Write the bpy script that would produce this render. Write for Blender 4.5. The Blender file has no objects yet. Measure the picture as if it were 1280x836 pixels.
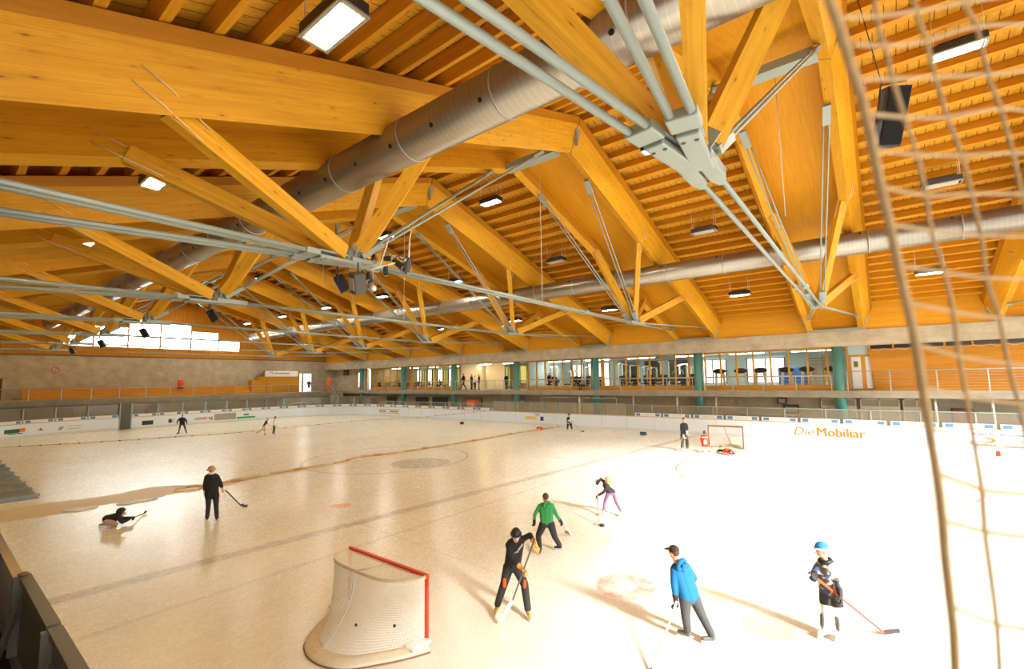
import bpy, bmesh, math, random
from mathutils import Vector, Matrix, Quaternion
random.seed(7)
S = bpy.context.scene
C = S.collection
V = Vector
PI = math.pi

# ------------------------------------------------------------------ camera
HC = 4.2
FPX = 577.43
yaw, pitch, roll = 0.6633085723, 0.0989736392, -0.0149893116
_f = V((-math.sin(yaw)*math.cos(pitch), math.cos(yaw)*math.cos(pitch), math.sin(pitch)))
_r = V((math.cos(yaw), math.sin(yaw), 0))
_u = _r.cross(_f)
R_ = _r*math.cos(roll) + _u*math.sin(roll)
U_ = _u*math.cos(roll) - _r*math.sin(roll)
cam = bpy.data.cameras.new('camera')
cam.sensor_width = 36.0
cam.lens = FPX/1280*36
cam.clip_start = 0.05
cam.clip_end = 400
co = bpy.data.objects.new('camera', cam)
C.objects.link(co)
M = Matrix.Identity(4)
for i in range(3):
    M[i][0] = R_[i]; M[i][1] = U_[i]; M[i][2] = -_f[i]
M[0][3], M[1][3], M[2][3] = 0, 0, HC
co.matrix_world = M
cam.dof.use_dof = True
cam.dof.focus_distance = 17.0
cam.dof.aperture_fstop = 1.7
S.camera = co
EYE = V((0, 0, HC))

def ray(px, py):
    return _f + R_*((px-640)/FPX) - U_*((py-418)/FPX)
def atX(px, py, x):
    d = ray(px, py); return EYE + d*(x/d.x)
def atY(px, py, y):
    d = ray(px, py); return EYE + d*(y/d.y)
def atZ(px, py, z=0.0):
    d = ray(px, py); return EYE + d*((z-HC)/d.z)
def atD(px, py, depth):
    return EYE + ray(px, py)*depth

# ------------------------------------------------------------------ object helpers
def link(o, parent=None):
    C.objects.link(o)
    if parent is not None:
        o.parent = parent
    return o
def tag(o, label=None, cat=None, group=None, kind=None):
    if label: o['label'] = label
    if cat: o['category'] = cat
    if group: o['group'] = group
    if kind: o['kind'] = kind
    return o
def thing(name, label, cat, loc=(0, 0, 0), group=None):
    o = bpy.data.objects.new(name, None)
    o.empty_display_size = 0.2
    o.location = loc
    C.objects.link(o)
    return tag(o, label, cat, group)

class MB:
    """collects solid shapes and links them as one mesh object"""
    def __init__(s):
        s.v = []; s.f = []; s.smooth = []
    def poly(s, pts, faces, smooth=False):
        n = len(s.v)
        s.v += [V(p) for p in pts]
        for f in faces:
            s.f.append([n+i for i in f]); s.smooth.append(smooth)
        return s
    def box(s, c, size, rz=0.0):
        x, y, z = size[0]/2, size[1]/2, size[2]/2
        ca, sa = math.cos(rz), math.sin(rz)
        pts = []
        for dz in (-z, z):
            for dx, dy in ((-x, -y), (x, -y), (x, y), (-x, y)):
                pts.append((c[0]+dx*ca-dy*sa, c[1]+dx*sa+dy*ca, c[2]+dz))
        return s.poly(pts, [(3, 2, 1, 0), (4, 5, 6, 7), (0, 1, 5, 4), (1, 2, 6, 5), (2, 3, 7, 6), (3, 0, 4, 7)])
    def mm(s, a, b):
        return s.box([(a[i]+b[i])/2 for i in range(3)], [abs(b[i]-a[i]) for i in range(3)])
    def bar(s, p0, p1, w, h, up=(0, 0, 1)):
        """square bar from p0 to p1, w sideways, h along up"""
        p0 = V(p0); p1 = V(p1); d = (p1-p0).normalized(); up = V(up)
        side = d.cross(up)
        if side.length < 1e-4: side = d.cross(V((1, 0, 0)))
        side.normalize(); u2 = side.cross(d).normalized()
        pts = []
        for p in (p0, p1):
            for a, b in ((-1, -1), (1, -1), (1, 1), (-1, 1)):
                pts.append(p + side*(a*w/2) + u2*(b*h/2))
        return s.poly(pts, [(3, 2, 1, 0), (4, 5, 6, 7), (0, 1, 5, 4), (1, 2, 6, 5), (2, 3, 7, 6), (3, 0, 4, 7)])
    def tube(s, pts, r, n=8, caps=True, closed=False):
        pts = [V(p) for p in pts]
        rr = r if isinstance(r, (list, tuple)) else [r]*len(pts)
        rings = []
        prev = None
        m = len(pts)
        for i, p in enumerate(pts):
            if closed: d = pts[(i+1) % m]-pts[i-1]
            elif i == 0: d = pts[1]-p
            elif i == m-1: d = p-pts[i-1]
            else: d = (pts[i+1]-p).normalized()+(p-pts[i-1]).normalized()
            d.normalize()
            if prev is None:
                a = d.cross(V((0, 0, 1)))
                if a.length < 1e-3: a = d.cross(V((1, 0, 0)))
            else:
                a = prev - d*prev.dot(d)
            a.normalize(); prev = a
            b = d.cross(a)
            rings.append([p+a*(rr[i]*math.cos(2*PI*k/n))+b*(rr[i]*math.sin(2*PI*k/n)) for k in range(n)])
        base = len(s.v)
        for ring in rings: s.v += ring
        for i in range(m if closed else m-1):
            i2 = (i+1) % m
            for k in range(n):
                s.f.append([base+i*n+k, base+i*n+(k+1) % n, base+i2*n+(k+1) % n, base+i2*n+k]); s.smooth.append(True)
        if caps and not closed:
            s.f.append([base+k for k in range(n)][::-1]); s.smooth.append(False)
            s.f.append([base+(m-1)*n+k for k in range(n)]); s.smooth.append(False)
        return s
    def cyl(s, p0, p1, r, n=12, r1=None):
        return s.tube([p0, p1], [r, r if r1 is None else r1], n)
    def ball(s, c, r, nu=12, nv=8, rot=None):
        c = V(c); r = r if isinstance(r, (tuple, list)) else (r, r, r)
        base = len(s.v)
        for j in range(nv+1):
            t = PI*j/nv
            for i in range(nu):
                p = V((r[0]*math.sin(t)*math.cos(2*PI*i/nu), r[1]*math.sin(t)*math.sin(2*PI*i/nu), r[2]*math.cos(t)))
                if rot is not None: p = rot @ p
                s.v.append(c+p)
        for j in range(nv):
            for i in range(nu):
                s.f.append([base+j*nu+i, base+(j+1)*nu+i, base+(j+1)*nu+(i+1) % nu, base+j*nu+(i+1) % nu]); s.smooth.append(True)
        return s
    def prism(s, outline, d):
        """outline: 3-D polygon; extruded by vector d"""
        d = V(d); o = [V(p) for p in outline]; n = len(o)
        f = [list(range(n))[::-1], [n+i for i in range(n)]]
        f += [[i, (i+1) % n, n+(i+1) % n, n+i] for i in range(n)]
        return s.poly(o+[p+d for p in o], f)
    def build(s, name, m, parent=None, origin=None, bevel=0.0):
        me = bpy.data.meshes.new(name)
        og = V(origin) if origin is not None else V((0, 0, 0))
        me.from_pydata([tuple(p-og) for p in s.v], [], s.f)
        me.polygons.foreach_set('use_smooth', s.smooth)
        if m is not None: me.materials.append(m)
        bm = bmesh.new(); bm.from_mesh(me)
        bmesh.ops.remove_doubles(bm, verts=bm.verts, dist=1e-6)
        bmesh.ops.recalc_face_normals(bm, faces=bm.faces)
        bm.to_mesh(me); bm.free()
        o = bpy.data.objects.new(name, me)
        link(o, parent)
        if origin is not None: o.location = og
        if bevel > 0:
            b = o.modifiers.new('bevel', 'BEVEL'); b.width = bevel; b.segments = 2; b.limit_method = 'ANGLE'
        return o

def copy_tree(o, parent=None):
    c = o.copy(); C.objects.link(c)
    c.parent = parent
    for ch in o.children: copy_tree(ch, c)
    return c
def catmull(P, n=6):
    P = [V(p) for p in P]
    out = []
    for i in range(len(P)-1):
        p0 = P[max(i-1, 0)]; p1 = P[i]; p2 = P[i+1]; p3 = P[min(i+2, len(P)-1)]
        for k in range(n):
            t = k/n
            out.append(0.5*((2*p1)+(p2-p0)*t+(2*p0-5*p1+4*p2-p3)*t*t+(3*p1-p0-3*p2+p3)*t**3))
    out.append(P[-1])
    return out

# ------------------------------------------------------------------ materials
def lin(h):
    h = h.lstrip('#')
    o = []
    for i in (0, 2, 4):
        c = int(h[i:i+2], 16)/255
        o.append(c/12.92 if c <= 0.04045 else ((c+0.055)/1.055)**2.4)
    return (*o, 1.0)
class NT:
    def __init__(s, name):
        s.m = bpy.data.materials.new(name); s.m.use_nodes = True
        s.t = s.m.node_tree; s.t.nodes.clear()
        s.out = s.n('ShaderNodeOutputMaterial')
        s.b = s.n('ShaderNodeBsdfPrincipled')
        s.l(s.b.outputs[0], s.out.inputs[0])
        s._c = None
    def n(s, ty, **k):
        nd = s.t.nodes.new(ty)
        for a, b in k.items(): setattr(nd, a, b)
        return nd
    def l(s, a, b): s.t.links.new(a, b)
    def put(s, sock, v):
        if hasattr(v, 'is_output') or isinstance(v, bpy.types.NodeSocket): s.l(v, sock)
        else: sock.default_value = v
    def math(s, op, a, b=0.0, c=None, clamp=False):
        nd = s.n('ShaderNodeMath', operation=op, use_clamp=clamp)
        s.put(nd.inputs[0], a); s.put(nd.inputs[1], b)
        if c is not None: s.put(nd.inputs[2], c)
        return nd.outputs[0]
    def coord(s, scale=(1, 1, 1), loc=(0, 0, 0), rot=(0, 0, 0)):
        tc = s.n('ShaderNodeTexCoord'); mp = s.n('ShaderNodeMapping')
        s.l(tc.outputs['Object'], mp.inputs[0])
        mp.inputs['Scale'].default_value = scale; mp.inputs['Location'].default_value = loc; mp.inputs['Rotation'].default_value = rot
        return mp.outputs[0]
    def xyz(s):
        tc = s.n('ShaderNodeTexCoord'); sp = s.n('ShaderNodeSeparateXYZ')
        s.l(tc.outputs['Object'], sp.inputs[0]); return sp.outputs
    def noise(s, vec, scale=1.0, detail=4.0, rough=0.5, dist=0.0):
        nd = s.n('ShaderNodeTexNoise'); s.l(vec, nd.inputs['Vector'])
        nd.inputs['Scale'].default_value = scale; nd.inputs['Detail'].default_value = detail
        nd.inputs['Roughness'].default_value = rough; nd.inputs['Distortion'].default_value = dist
        return nd.outputs['Fac']
    def voro(s, vec, scale=1.0, feature='F1'):
        nd = s.n('ShaderNodeTexVoronoi', feature=feature); s.l(vec, nd.inputs['Vector'])
        nd.inputs['Scale'].default_value = scale
        return nd.outputs['Distance']
    def rng(s, v, a, b, c=0.0, d=1.0):
        nd = s.n('ShaderNodeMapRange'); s.put(nd.inputs[0], v)
        nd.inputs[1].default_value = a; nd.inputs[2].default_value = b; nd.inputs[3].default_value = c; nd.inputs[4].default_value = d
        return nd.outputs[0]
    def mix(s, f, a, b, mode='MIX'):
        nd = s.n('ShaderNodeMix', data_type='RGBA', blend_type=mode)
        s.put(nd.inputs[0], f); s.put(nd.inputs[6], a); s.put(nd.inputs[7], b)
        return nd.outputs[2]
    def bump(s, h, strength=0.2, dist=0.02):
        nd = s.n('ShaderNodeBump'); s.l(h, nd.inputs['Height'])
        nd.inputs['Strength'].default_value = strength; nd.inputs['Distance'].default_value = dist
        s.l(nd.outputs[0], s.b.inputs['Normal'])
    def set(s, **k):
        for a, b in k.items(): s.put(s.b.inputs[a.replace('_', ' ')], b)
        return s
_mc = {}
def plain(name, hexc, rough=0.6, metal=0.0, var=0.08, scale=6.0, bump=0.0):
    if name in _mc: return _mc[name]
    t = NT(name)
    c = lin(hexc); dk = tuple(x*(1-var*2) for x in c[:3])+(1,)
    f = t.noise(t.coord(), scale, 3)
    t.set(Base_Color=t.mix(f, dk, c), Roughness=rough, Metallic=metal)
    if bump: t.bump(f, bump, 0.01)
    _mc[name] = t.m
    return t.m
def emit(name, hexc, strength):
    t = NT(name)
    t.set(Base_Color=lin(hexc), Emission_Color=lin(hexc), Emission_Strength=strength, Roughness=0.4)
    return t.m
def wood(name, base, dark, knots=True, lam=0.045, axis=0, rough=0.55, gap=None, gapaxis=0, gapdark=0.8):
    """glued timber: long grain along the local x axis (or axis)"""
    t = NT(name)
    sc = [7, 7, 7]; sc[axis] = 0.35
    v = t.coord(scale=sc)
    g = t.noise(v, 1.6, 6, 0.6, 0.3)
    sc2 = [3.0, 3.0, 3.0]; sc2[axis] = 0.25
    g2 = t.noise(t.coord(scale=sc2), 1.0, 2)
    col = t.mix(t.rng(g, 0.3, 0.7), lin(dark), lin(base))
    col = t.mix(t.rng(g2, 0.35, 0.65, 0, 0.45), col, lin(dark))
    g3 = t.noise(t.coord(scale=[(0.8 if i == axis else 26) for i in range(3)]), 1.0, 3, 0.6)
    col = t.mix(t.rng(g3, 0.52, 0.68, 0, 0.30), col, lin('#a8690f'))
    if lam:
        o = t.xyz()[2]
        fr = t.math('FRACT', t.math('DIVIDE', o, lam))
        ln = t.math('LESS_THAN', fr, 0.14)
        col = t.mix(t.math('MULTIPLY', ln, 0.16), col, lin('#7a4a18'))
    if knots:
        sk = [8.5, 8.5, 8.5]; sk[axis] = 2.4
        vn = t.n('ShaderNodeTexVoronoi'); t.l(t.coord(scale=sk), vn.inputs['Vector']); vn.inputs['Scale'].default_value = 1.0
        vs_ = t.n('ShaderNodeSeparateColor'); t.l(vn.outputs['Color'], vs_.inputs[0])
        sel = t.math('GREATER_THAN', vs_.outputs[0], 0.70)
        k = t.math('MULTIPLY', t.rng(vn.outputs['Distance'], 0.05, 0.16, 1, 0), sel)
        col = t.mix(t.math('MULTIPLY', k, 0.85), col, lin('#5a2f0a'))
        halo = t.math('MULTIPLY', t.rng(vn.outputs['Distance'], 0.1, 0.4, 1, 0), sel)
        col = t.mix(t.math('MULTIPLY', halo, 0.25), col, lin('#8a5414'))
    if gap:
        o = t.xyz()[gapaxis]
        fr = t.math('FRACT', t.math('DIVIDE', t.math('ADD', o, 200.0), gap))
        col = t.mix(t.math('MULTIPLY', t.math('LESS_THAN', fr, 0.09), gapdark), col, lin('#4a2a0c'))
    t.set(Base_Color=col, Roughness=rough, Specular_IOR_Level=0.22)
    t.bump(g, 0.08, 0.01)
    return t.m

W_BEAM = wood('glulam_spruce', '#dea62a', '#c88c14')
W_EDGE = wood('glulam_edge', '#bb7d10', '#a76a06', knots=False)
W_STRUT = wood('strut_spruce', '#e6b03a', '#d0961e', lam=0.0)
W_PANEL = wood('soffit_panel', '#e0a222', '#cd8e14', knots=False, lam=0.09, axis=0)
W_PURLIN = wood('purlin_spruce', '#dfa428', '#c4841a', knots=True, lam=0.0)
W_DECK = wood('deck_boards', '#e6b342', '#cf9626', knots=True, lam=0.0, axis=1, gap=0.30, gapaxis=0)
W_SIDE = wood('vertical_siding', '#cb8b1c', '#b2710e', knots=False, lam=0.0, axis=2, gap=0.22, gapaxis=1)
W_PLANK = wood('bench_planks', '#d49628', '#bb7c16', knots=False, lam=0.0, axis=1, gap=0.28, gapaxis=2)
W_WALL = wood('gallery_boarding', '#d49330', '#c07d1c', knots=False, lam=0.0, axis=0, gap=0.16, gapaxis=2, gapdark=0.22)
M_FRAME = plain('window_timber', '#d9951c', 0.5)
M_DOOR = plain('brown_door', '#8a4a22', 0.6)
M_STEEL = plain('painted_grey_steel', '#9aa69f', 0.42, 0.25, 0.04, 3)
M_GALV = plain('galvanised_pipe', '#b8bab6', 0.4, 0.5, 0.06)
M_TEAL = plain('teal_paint', '#4b857b', 0.4, 0.0, 0.05, 2)
M_BLACK = plain('black_plastic', '#17181a', 0.5)
M_DARK = plain('dark_steel', '#3a3833', 0.5, 0.2)
M_WHITE = plain('white_paint', '#e9e9e4', 0.5, 0, 0.02)
M_OFFW = plain('cream_padding', '#ddcdae', 0.7, 0, 0.12, 9)
M_ORANGE = plain('orange_plastic', '#ef5a14', 0.5)
M_RED = plain('red_enamel', '#d8400f', 0.4)
M_BLUE = plain('blue_print', '#5c86aa', 0.6)
M_NAVY = plain('navy_print', '#2b3558', 0.6)
M_GREEN = plain('green_print', '#3fa356', 0.6)
M_DGREEN = plain('dark_green_print', '#2c6a52', 0.6)
M_GREYP = plain('grey_print', '#a8a192', 0.6)
M_INK = plain('dark_print', '#3a3532', 0.6)
M_YEL = plain('yellow_print', '#eec15a', 0.6)
M_ORP = plain('orange_print', '#f37a1f', 0.6)
M_REDP = plain('red_print', '#c2442a', 0.6)
M_ROPE = plain('tan_rope', '#d8b988', 0.85, 0, 0.2, 60, 0.3)
M_CABLE = plain('white_cable', '#d8d2c4', 0.6)
M_CEIL = plain('white_ceiling', '#e2ddd0', 0.8)
M_PALEBLUE = plain('pale_blue_wall', '#bdd3d6', 0.7, 0, 0.03)
M_RUB = plain('grey_rubber', '#5a5750', 0.8)
def concrete(name, a, b, board=0.5, axis=2):
    t = NT(name)
    f = t.noise(t.coord(), 1.3, 6, 0.6)
    f2 = t.noise(t.coord(scale=(0.4, 0.4, 5)), 2.0, 4)
    col = t.mix(t.rng(f, 0.3, 0.7), lin(a), lin(b))
    col = t.mix(t.rng(f2, 0.4, 0.7, 0, 0.35), col, lin(a))
    fr = t.math('FRACT', t.math('DIVIDE', t.xyz()[axis], board))
    col = t.mix(t.math('MULTIPLY', t.math('LESS_THAN', fr, 0.03), 0.25), col, lin('#5c5444'))
    t.set(Base_Color=col, Roughness=0.85)
    t.bump(f, 0.15, 0.01)
    return t.m
M_CONC = concrete('board_marked_concrete', '#a2947a', '#bfb196')
M_CONC2 = concrete('grey_concrete', '#8c8270', '#a89c86')
def blocks(name, a, b, mortar):
    t = NT(name)
    br = t.n('ShaderNodeTexBrick')
    mp = t.coord(rot=(PI/2, 0, 0))
    t.l(mp, br.inputs['Vector'])
    br.inputs['Color1'].default_value = lin(a); br.inputs['Color2'].default_value = lin(b); br.inputs['Mortar'].default_value = lin(mortar)
    br.inputs['Scale'].default_value = 1.0; br.inputs['Brick Width'].default_value = 0.42; br.inputs['Row Height'].default_value = 0.22
    br.inputs['Mortar Size'].default_value = 0.014
    t.set(Base_Color=br.outputs['Color'], Roughness=0.9)
    return t.m
M_BLOCK = blocks('sand_lime_blocks', '#c9b997', '#bda98a', '#9c8e74')
def glassy(name, tint, refl=0.12, alpha=0.0, rough=0.03):
    t = NT(name)
    tr = t.n('ShaderNodeBsdfTransparent'); tr.inputs[0].default_value = lin(tint)
    gl = t.n('ShaderNodeBsdfGlossy'); gl.inputs['Roughness'].default_value = rough
    df = t.n('ShaderNodeBsdfDiffuse'); df.inputs[0].default_value = lin('#d6cfbe')
    lw = t.n('ShaderNodeLayerWeight'); lw.inputs['Blend'].default_value = 0.5
    fz = t.math('MULTIPLY', t.math('POWER', lw.outputs['Facing'], 5.0), 0.7)
    m1 = t.n('ShaderNodeMixShader'); m2 = t.n('ShaderNodeMixShader')
    t.l(t.math('ADD', fz, refl*0.3, clamp=True), m1.inputs[0]); t.l(tr.outputs[0], m1.inputs[1]); t.l(gl.outputs[0], m1.inputs[2])
    m2.inputs[0].default_value = alpha; t.l(m1.outputs[0], m2.inputs[1]); t.l(df.outputs[0], m2.inputs[2])
    t.l(m2.outputs[0], t.out.inputs[0])
    return t.m
M_GLASS = glassy('clear_glass', '#eef4f2')
M_PERSPEX = glassy('scuffed_perspex', '#e6e2d6', 0.1, 0.12)
M_MESH = glassy('fine_safety_mesh', '#f4f0e6', 0.0, 0.20, 0.6)

def duct_mat():
    t = NT('spiral_duct_metal')
    o = t.xyz()[0]
    fr = t.math('FRACT', t.math('DIVIDE', t.math('ADD', o, 200.0), 0.16))
    h = t.math('LESS_THAN', fr, 0.14)
    f = t.noise(t.coord(scale=(0.6, 3, 3)), 1.0, 3)
    col = t.mix(t.math('MULTIPLY', h, 0.13), t.mix(f, lin('#8f8777'), lin('#aaa294')), lin('#d8d0c0'))
    t.set(Base_Color=col, Metallic=0.85, Roughness=0.34)
    t.bump(h, 0.25, 0.015)
    return t.m
M_DUCT = duct_mat()

def ice_mat():
    t = NT('rink_ice')
    X, Y, Z = t.xyz()
    A = lambda a, b: t.math('ADD', a, b)
    Mu = lambda a, b: t.math('MULTIPLY', a, b)
    Su = lambda a, b: t.math('SUBTRACT', a, b)
    def band(coord, c, hw, soft=0.03):
        return t.rng(t.math('ABSOLUTE', Su(coord, c)), hw-soft, hw+soft, 1, 0)
    def dist(cx, cy):
        a = Su(X, cx); b = Su(Y, cy)
        return t.math('SQRT', A(Mu(a, a), Mu(b, b)))
    n1 = t.noise(t.coord(scale=(0.25, 0.25, 1)), 1.0, 5, 0.6)
    n2 = t.noise(t.coord(scale=(0.8, 2.6, 1), rot=(0, 0, 0.6)), 1.6, 7, 0.7, 1.2)
    n3 = t.noise(t.coord(scale=(9.0, 3.5, 1), rot=(0, 0, 0.25)), 1.8, 6, 0.7, 2.5)
    wear = t.noise(t.coord(), 3.0, 5, 0.7)
    base = t.mix(t.rng(n1, 0.35, 0.65), lin('#dad3bf'), lin('#e5dfce'))
    scr = t.rng(n3, 0.60, 0.68)
    base = t.mix(Mu(scr, 0.06), base, lin('#f0eadb'))
    scr2 = t.rng(n2, 0.60, 0.70)
    base = t.mix(Mu(scr2, 0.14), base, lin('#c8c3b8'))
    wr = t.rng(wear, 0.30, 0.60, 0.35, 1.0)
    lx = Su(X, Mu(Y, 0.075))
    def lay(base, mask, col, a):
        return t.mix(Mu(Mu(mask, a), wr), base, lin(col))
    base = lay(base, band(lx, -13.25, 0.22, 0.06), '#8f8073', 0.55)
    base = lay(base, band(X, -10.82, 0.07, 0.03), '#a0938a', 0.30)
    base = lay(base, band(X, -22.2, 0.12, 0.04), '#b39a80', 0.35)
    d = dist(-21.7, 16.4)
    base = lay(base, band(d, 4.4, 0.07, 0.04), '#93887a', 0.65)
    base = lay(base, t.rng(dist(-18.92, 16.36), 1.45, 1.6, 1, 0), '#8f8579', 0.62)
    d = dist(-4.31, 9.17)
    ring = Mu(t.rng(d, 0.58, 0.64, 1, 0), t.rng(d, 0.16, 0.22, 0, 1))
    base = lay(base, ring, '#d2401c', 0.62)
    base = lay(base, t.rng(dist(-1.73, 9.09), 0.40, 0.50, 1, 0), '#d8502c', 0.5)
    base = lay(base, t.rng(dist(-14.8, 9.22), 0.30, 0.36, 1, 0), '#dd7a3a', 0.85)
    base = lay(base, t.rng(dist(-42, 25), 0.5, 0.7, 1, 0), '#dd7a40', 0.7)
    base = lay(base, t.rng(dist(-39, 19.2), 0.4, 0.6, 1, 0), '#dd7a40', 0.5)
    base = lay(base, t.rng(dist(-13.75, 21.65), 0.25, 0.36, 1, 0), '#e6926c', 0.5)
    base = lay(base, t.rng(dist(-2.6, 23.7), 0.25, 0.36, 1, 0), '#e6926c', 0.4)
    base = lay(base, band(dist(-2.6, 23.7), 5.3, 0.045, 0.02), '#d04a38', 0.8)
    base = lay(base, band(dist(-42, 25), 5.0, 0.06, 0.03), '#c98a62', 0.4)
    base = lay(base, band(Su(Y, Mu(X, -0.06)), 7.7, 0.03, 0.02), '#e39a84', 0.35)
    rough = t.rng(n3, 0.35, 0.7, 0.20, 0.34)
    t.set(Base_Color=base, Roughness=rough)
    t.b.inputs['IOR'].default_value = 1.40
    t.b.inputs['Specular IOR Level'].default_value = 0.6
    hgt = A(Mu(n3, 0.5), Mu(wear, 0.5))
    t.bump(hgt, 0.035, 0.01)
    return t.m
M_ICE = ice_mat()
# ================================================================== SETTING
def struct(o): o['kind'] = 'structure'; return o
XL, XR, YN, YF, RC = -58.0, 13.4, 1.27, 36.0, 8.5          # rink outline
RR = 4.6
XG = -66.0                                              # gable wall
YW = 38.0                                               # front of the ring beam
X0, PT = -1.94, 9.17                                    # trusses
YRIDGE, ZRIDGE, SN, SF = 16.5, 13.9, 0.345, 0.310
YNF, YFF = -4.6, 38.4
def zbeam(y): return ZRIDGE-(SN*(YRIDGE-y) if y < YRIDGE else SF*(y-YRIDGE))
TH = 1.47                                               # vertical height of the beams
struct(MB().mm((XL-10, -9, -0.3), (60, 60, -0.02)).build('ground', plain('outside_ground', '#b9b3a6', 0.9)))
# ice sheet, rounded
def outline(x0, x1, y0, y1, r, n=10):
    P = []
    for cx, cy, a0, r in ((x1-RR, y0+RR, -PI/2, RR), (x1-RR, y1-RR, 0, RR), (x0+RC, y1-RC, PI/2, RC), (x0+RC, y0+RC, PI, RC)):
        for k in range(n+1):
            a = a0+PI/2*k/n
            P.append(V((cx+r*math.cos(a), cy+r*math.sin(a), 0)))
    return P
ice = MB().prism([p+V((0, 0, -0.02)) for p in outline(XL, XR, YN, YF, RC)], (0, 0, 0.02))
struct(ice.build('floor', M_ICE))

# ------------------------------------------------------------------ dasher boards
BH = 1.12
def wall_path(P, off0, off1, z0, z1, mb):
    """upright strip along the plan path P, between the offsets off0/off1 to the outside"""
    n = len(P)
    L = []
    for i in range(n):
        d = (P[min(i+1, n-1)]-P[max(i-1, 0)]).normalized()
        L.append(V((-d.y, d.x, 0)))
    pts = []
    for i in range(n):
        for o in (off0, off1):
            for z in (z0, z1): pts.append(P[i]+L[i]*o+V((0, 0, z)))
    f = []
    for i in range(n-1):
        a = 4*i; b = a+4
        f += [(a, b, b+1, a+1), (a+2, a+3, b+3, b+2), (a+1, b+1, b+3, a+3), (a, a+2, b+2, b)]
    f += [(0, 1, 3, 2), (4*n-4, 4*n-2, 4*n-1, 4*n-3)]
    mb.poly(pts, f)
    return mb
def arc(cx, cy, a0, a1, n=9, r=8.5):
    return [V((cx+r*math.cos(a0+(a1-a0)*k/n), cy+r*math.sin(a0+(a1-a0)*k/n), 0)) for k in range(n+1)]
def left_of(P): return P            # paths run with the outside on their left (L points outward)
GY0, GY1 = atX(149, 520, XL).y, atX(165, 520, XL).y
far_path = [V((XL+RC+0.03, YF, 0)), V((-40, YF, 0)), V((-20, YF, 0)), V((-4, YF, 0)), V((XR-RR, YF, 0))]
far_corner = [V((XR-RR, YF, 0))]+arc(XR-RR, YF-RR, PI/2, PI/6, 9, RR)[1:]
far_full = far_path+far_corner[1:]
end_path = arc(XL+RC, YN+RC, PI*1.5, PI)[0:]+[V((XL, GY0, 0))]
end_path2 = [V((XL, GY1, 0)), V((XL, YF-RC, 0))]+arc(XL+RC, YF-RC, PI, PI/2)[1:]
near_path = [V((2.0, YN, 0)), V((-20, YN, 0)), V((XL+RC, YN, 0))]
M_BOARD = plain('white_board_sheet', '#e6eef4', 0.35, 0, 0.03, 1.5)
M_CAPR = plain('board_cap', '#c9b48e', 0.5)
M_KICK = plain('board_kickstrip', '#dde2e4', 0.5, 0, 0.08)
def boards(label, paths, nm='dasher_board'):
    t = thing(nm, label, 'rink board', (paths[0][0].x, paths[0][0].y, 0))
    for P in paths:
        loc = t.location
        for name, o0, o1, z0, z1, m in (('board_panel', 0, 0.12, 0.2, BH, M_BOARD), ('kick_strip', -0.012, 0.12, 0, 0.2, M_KICK), ('cap_rail', 0.0, 0.13, BH, BH+0.05, M_CAPR)):
            mb = wall_path([p-V(loc) for p in P], o0, o1, z0, z1, MB())
            mb.build(name, m, t)
    return t
def flip(P): return P
# L = (-dy,dx): for the far board walking towards +x L points to +y (outside)
bd_far = boards('long white rink board below the glazed gallery, with orange lettering', [far_full])
bd_end = boards('rounded white rink board at the left end below the bleachers', [end_path, end_path2])
bd_near = boards('rink board along the near left edge below the camera', [near_path[::-1][::-1]])

# ------------------------------------------------------------------ lettering
def text_mesh(name, s, m, parent, origin, xdir, updir, height, width=None, shear=0.0, bold=0.0, depth=0.004):
    cu = bpy.data.curves.new(name, 'FONT')
    cu.body = s; cu.size = 1.0; cu.extrude = 0.0; cu.shear = shear; cu.resolution_u = 3
    tmp = bpy.data.objects.new('tmp_text', cu); C.objects.link(tmp)
    dg = bpy.context.evaluated_depsgraph_get()
    me = bpy.data.meshes.new_from_object(tmp.evaluated_get(dg))
    bpy.data.objects.remove(tmp)
    xs = [v.co.x for v in me.vertices]; ys = [v.co.y for v in me.vertices]
    x0, x1, y0, y1 = min(xs), max(xs), min(ys), max(ys)
    sy = height/(y1-y0); sx = sy if width is None else width/(x1-x0)
    xd = V(xdir).normalized(); ud = V(updir).normalized(); nd = xd.cross(ud)
    bm = bmesh.new(); bm.from_mesh(me)
    for v in bm.verts:
        a, b = (v.co.x-x0)*sx, (v.co.y-y0)*sy
        v.co = xd*a+ud*b
    if bold:
        src = list(bm.faces)
        for k in (1, 2):
            dd = bmesh.ops.duplicate(bm, geom=src)
            bmesh.ops.translate(bm, verts=[e for e in dd['geom'] if isinstance(e, bmesh.types.BMVert)], vec=xd*(bold*height*k)+nd*(0.0006*k)+ud*(0.004*k))
    r = bmesh.ops.extrude_face_region(bm, geom=list(bm.faces))
    bmesh.ops.translate(bm, verts=[e for e in r['geom'] if isinstance(e, bmesh.types.BMVert)], vec=nd*depth)
    bm.to_mesh(me); bm.free()
    me.materials.clear(); me.materials.append(m)
    me.name = name
    o = bpy.data.objects.new(name, me); link(o, parent); o.location = origin
    return o
def on_far(px, py, y=YF): return atY(px, py, y-0.004)
EX, EZ = V((1, 0, 0)), V((0, 0, 1))
fl = V(bd_far.location)
def far_text(name, s, px0, px1, pyb, h, m, **k):
    a = on_far(px0, pyb); b = on_far(px1, pyb)
    return text_mesh(name, s, m, bd_far, V((a.x, YF-0.003, a.z))-fl, EX, EZ, h, width=b.x-a.x, **k)
a = on_far(993, 548); b = on_far(1018, 547.5)
text_mesh('sponsor_lettering', 'Die', M_ORP, bd_far, V((a.x, YF-0.003, 0.36))-fl, EX, EZ, 0.50, width=b.x-a.x, shear=0.28)['label'] = 'orange slanted word'
a = on_far(1021.5, 549); b = on_far(1083, 551)
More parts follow.
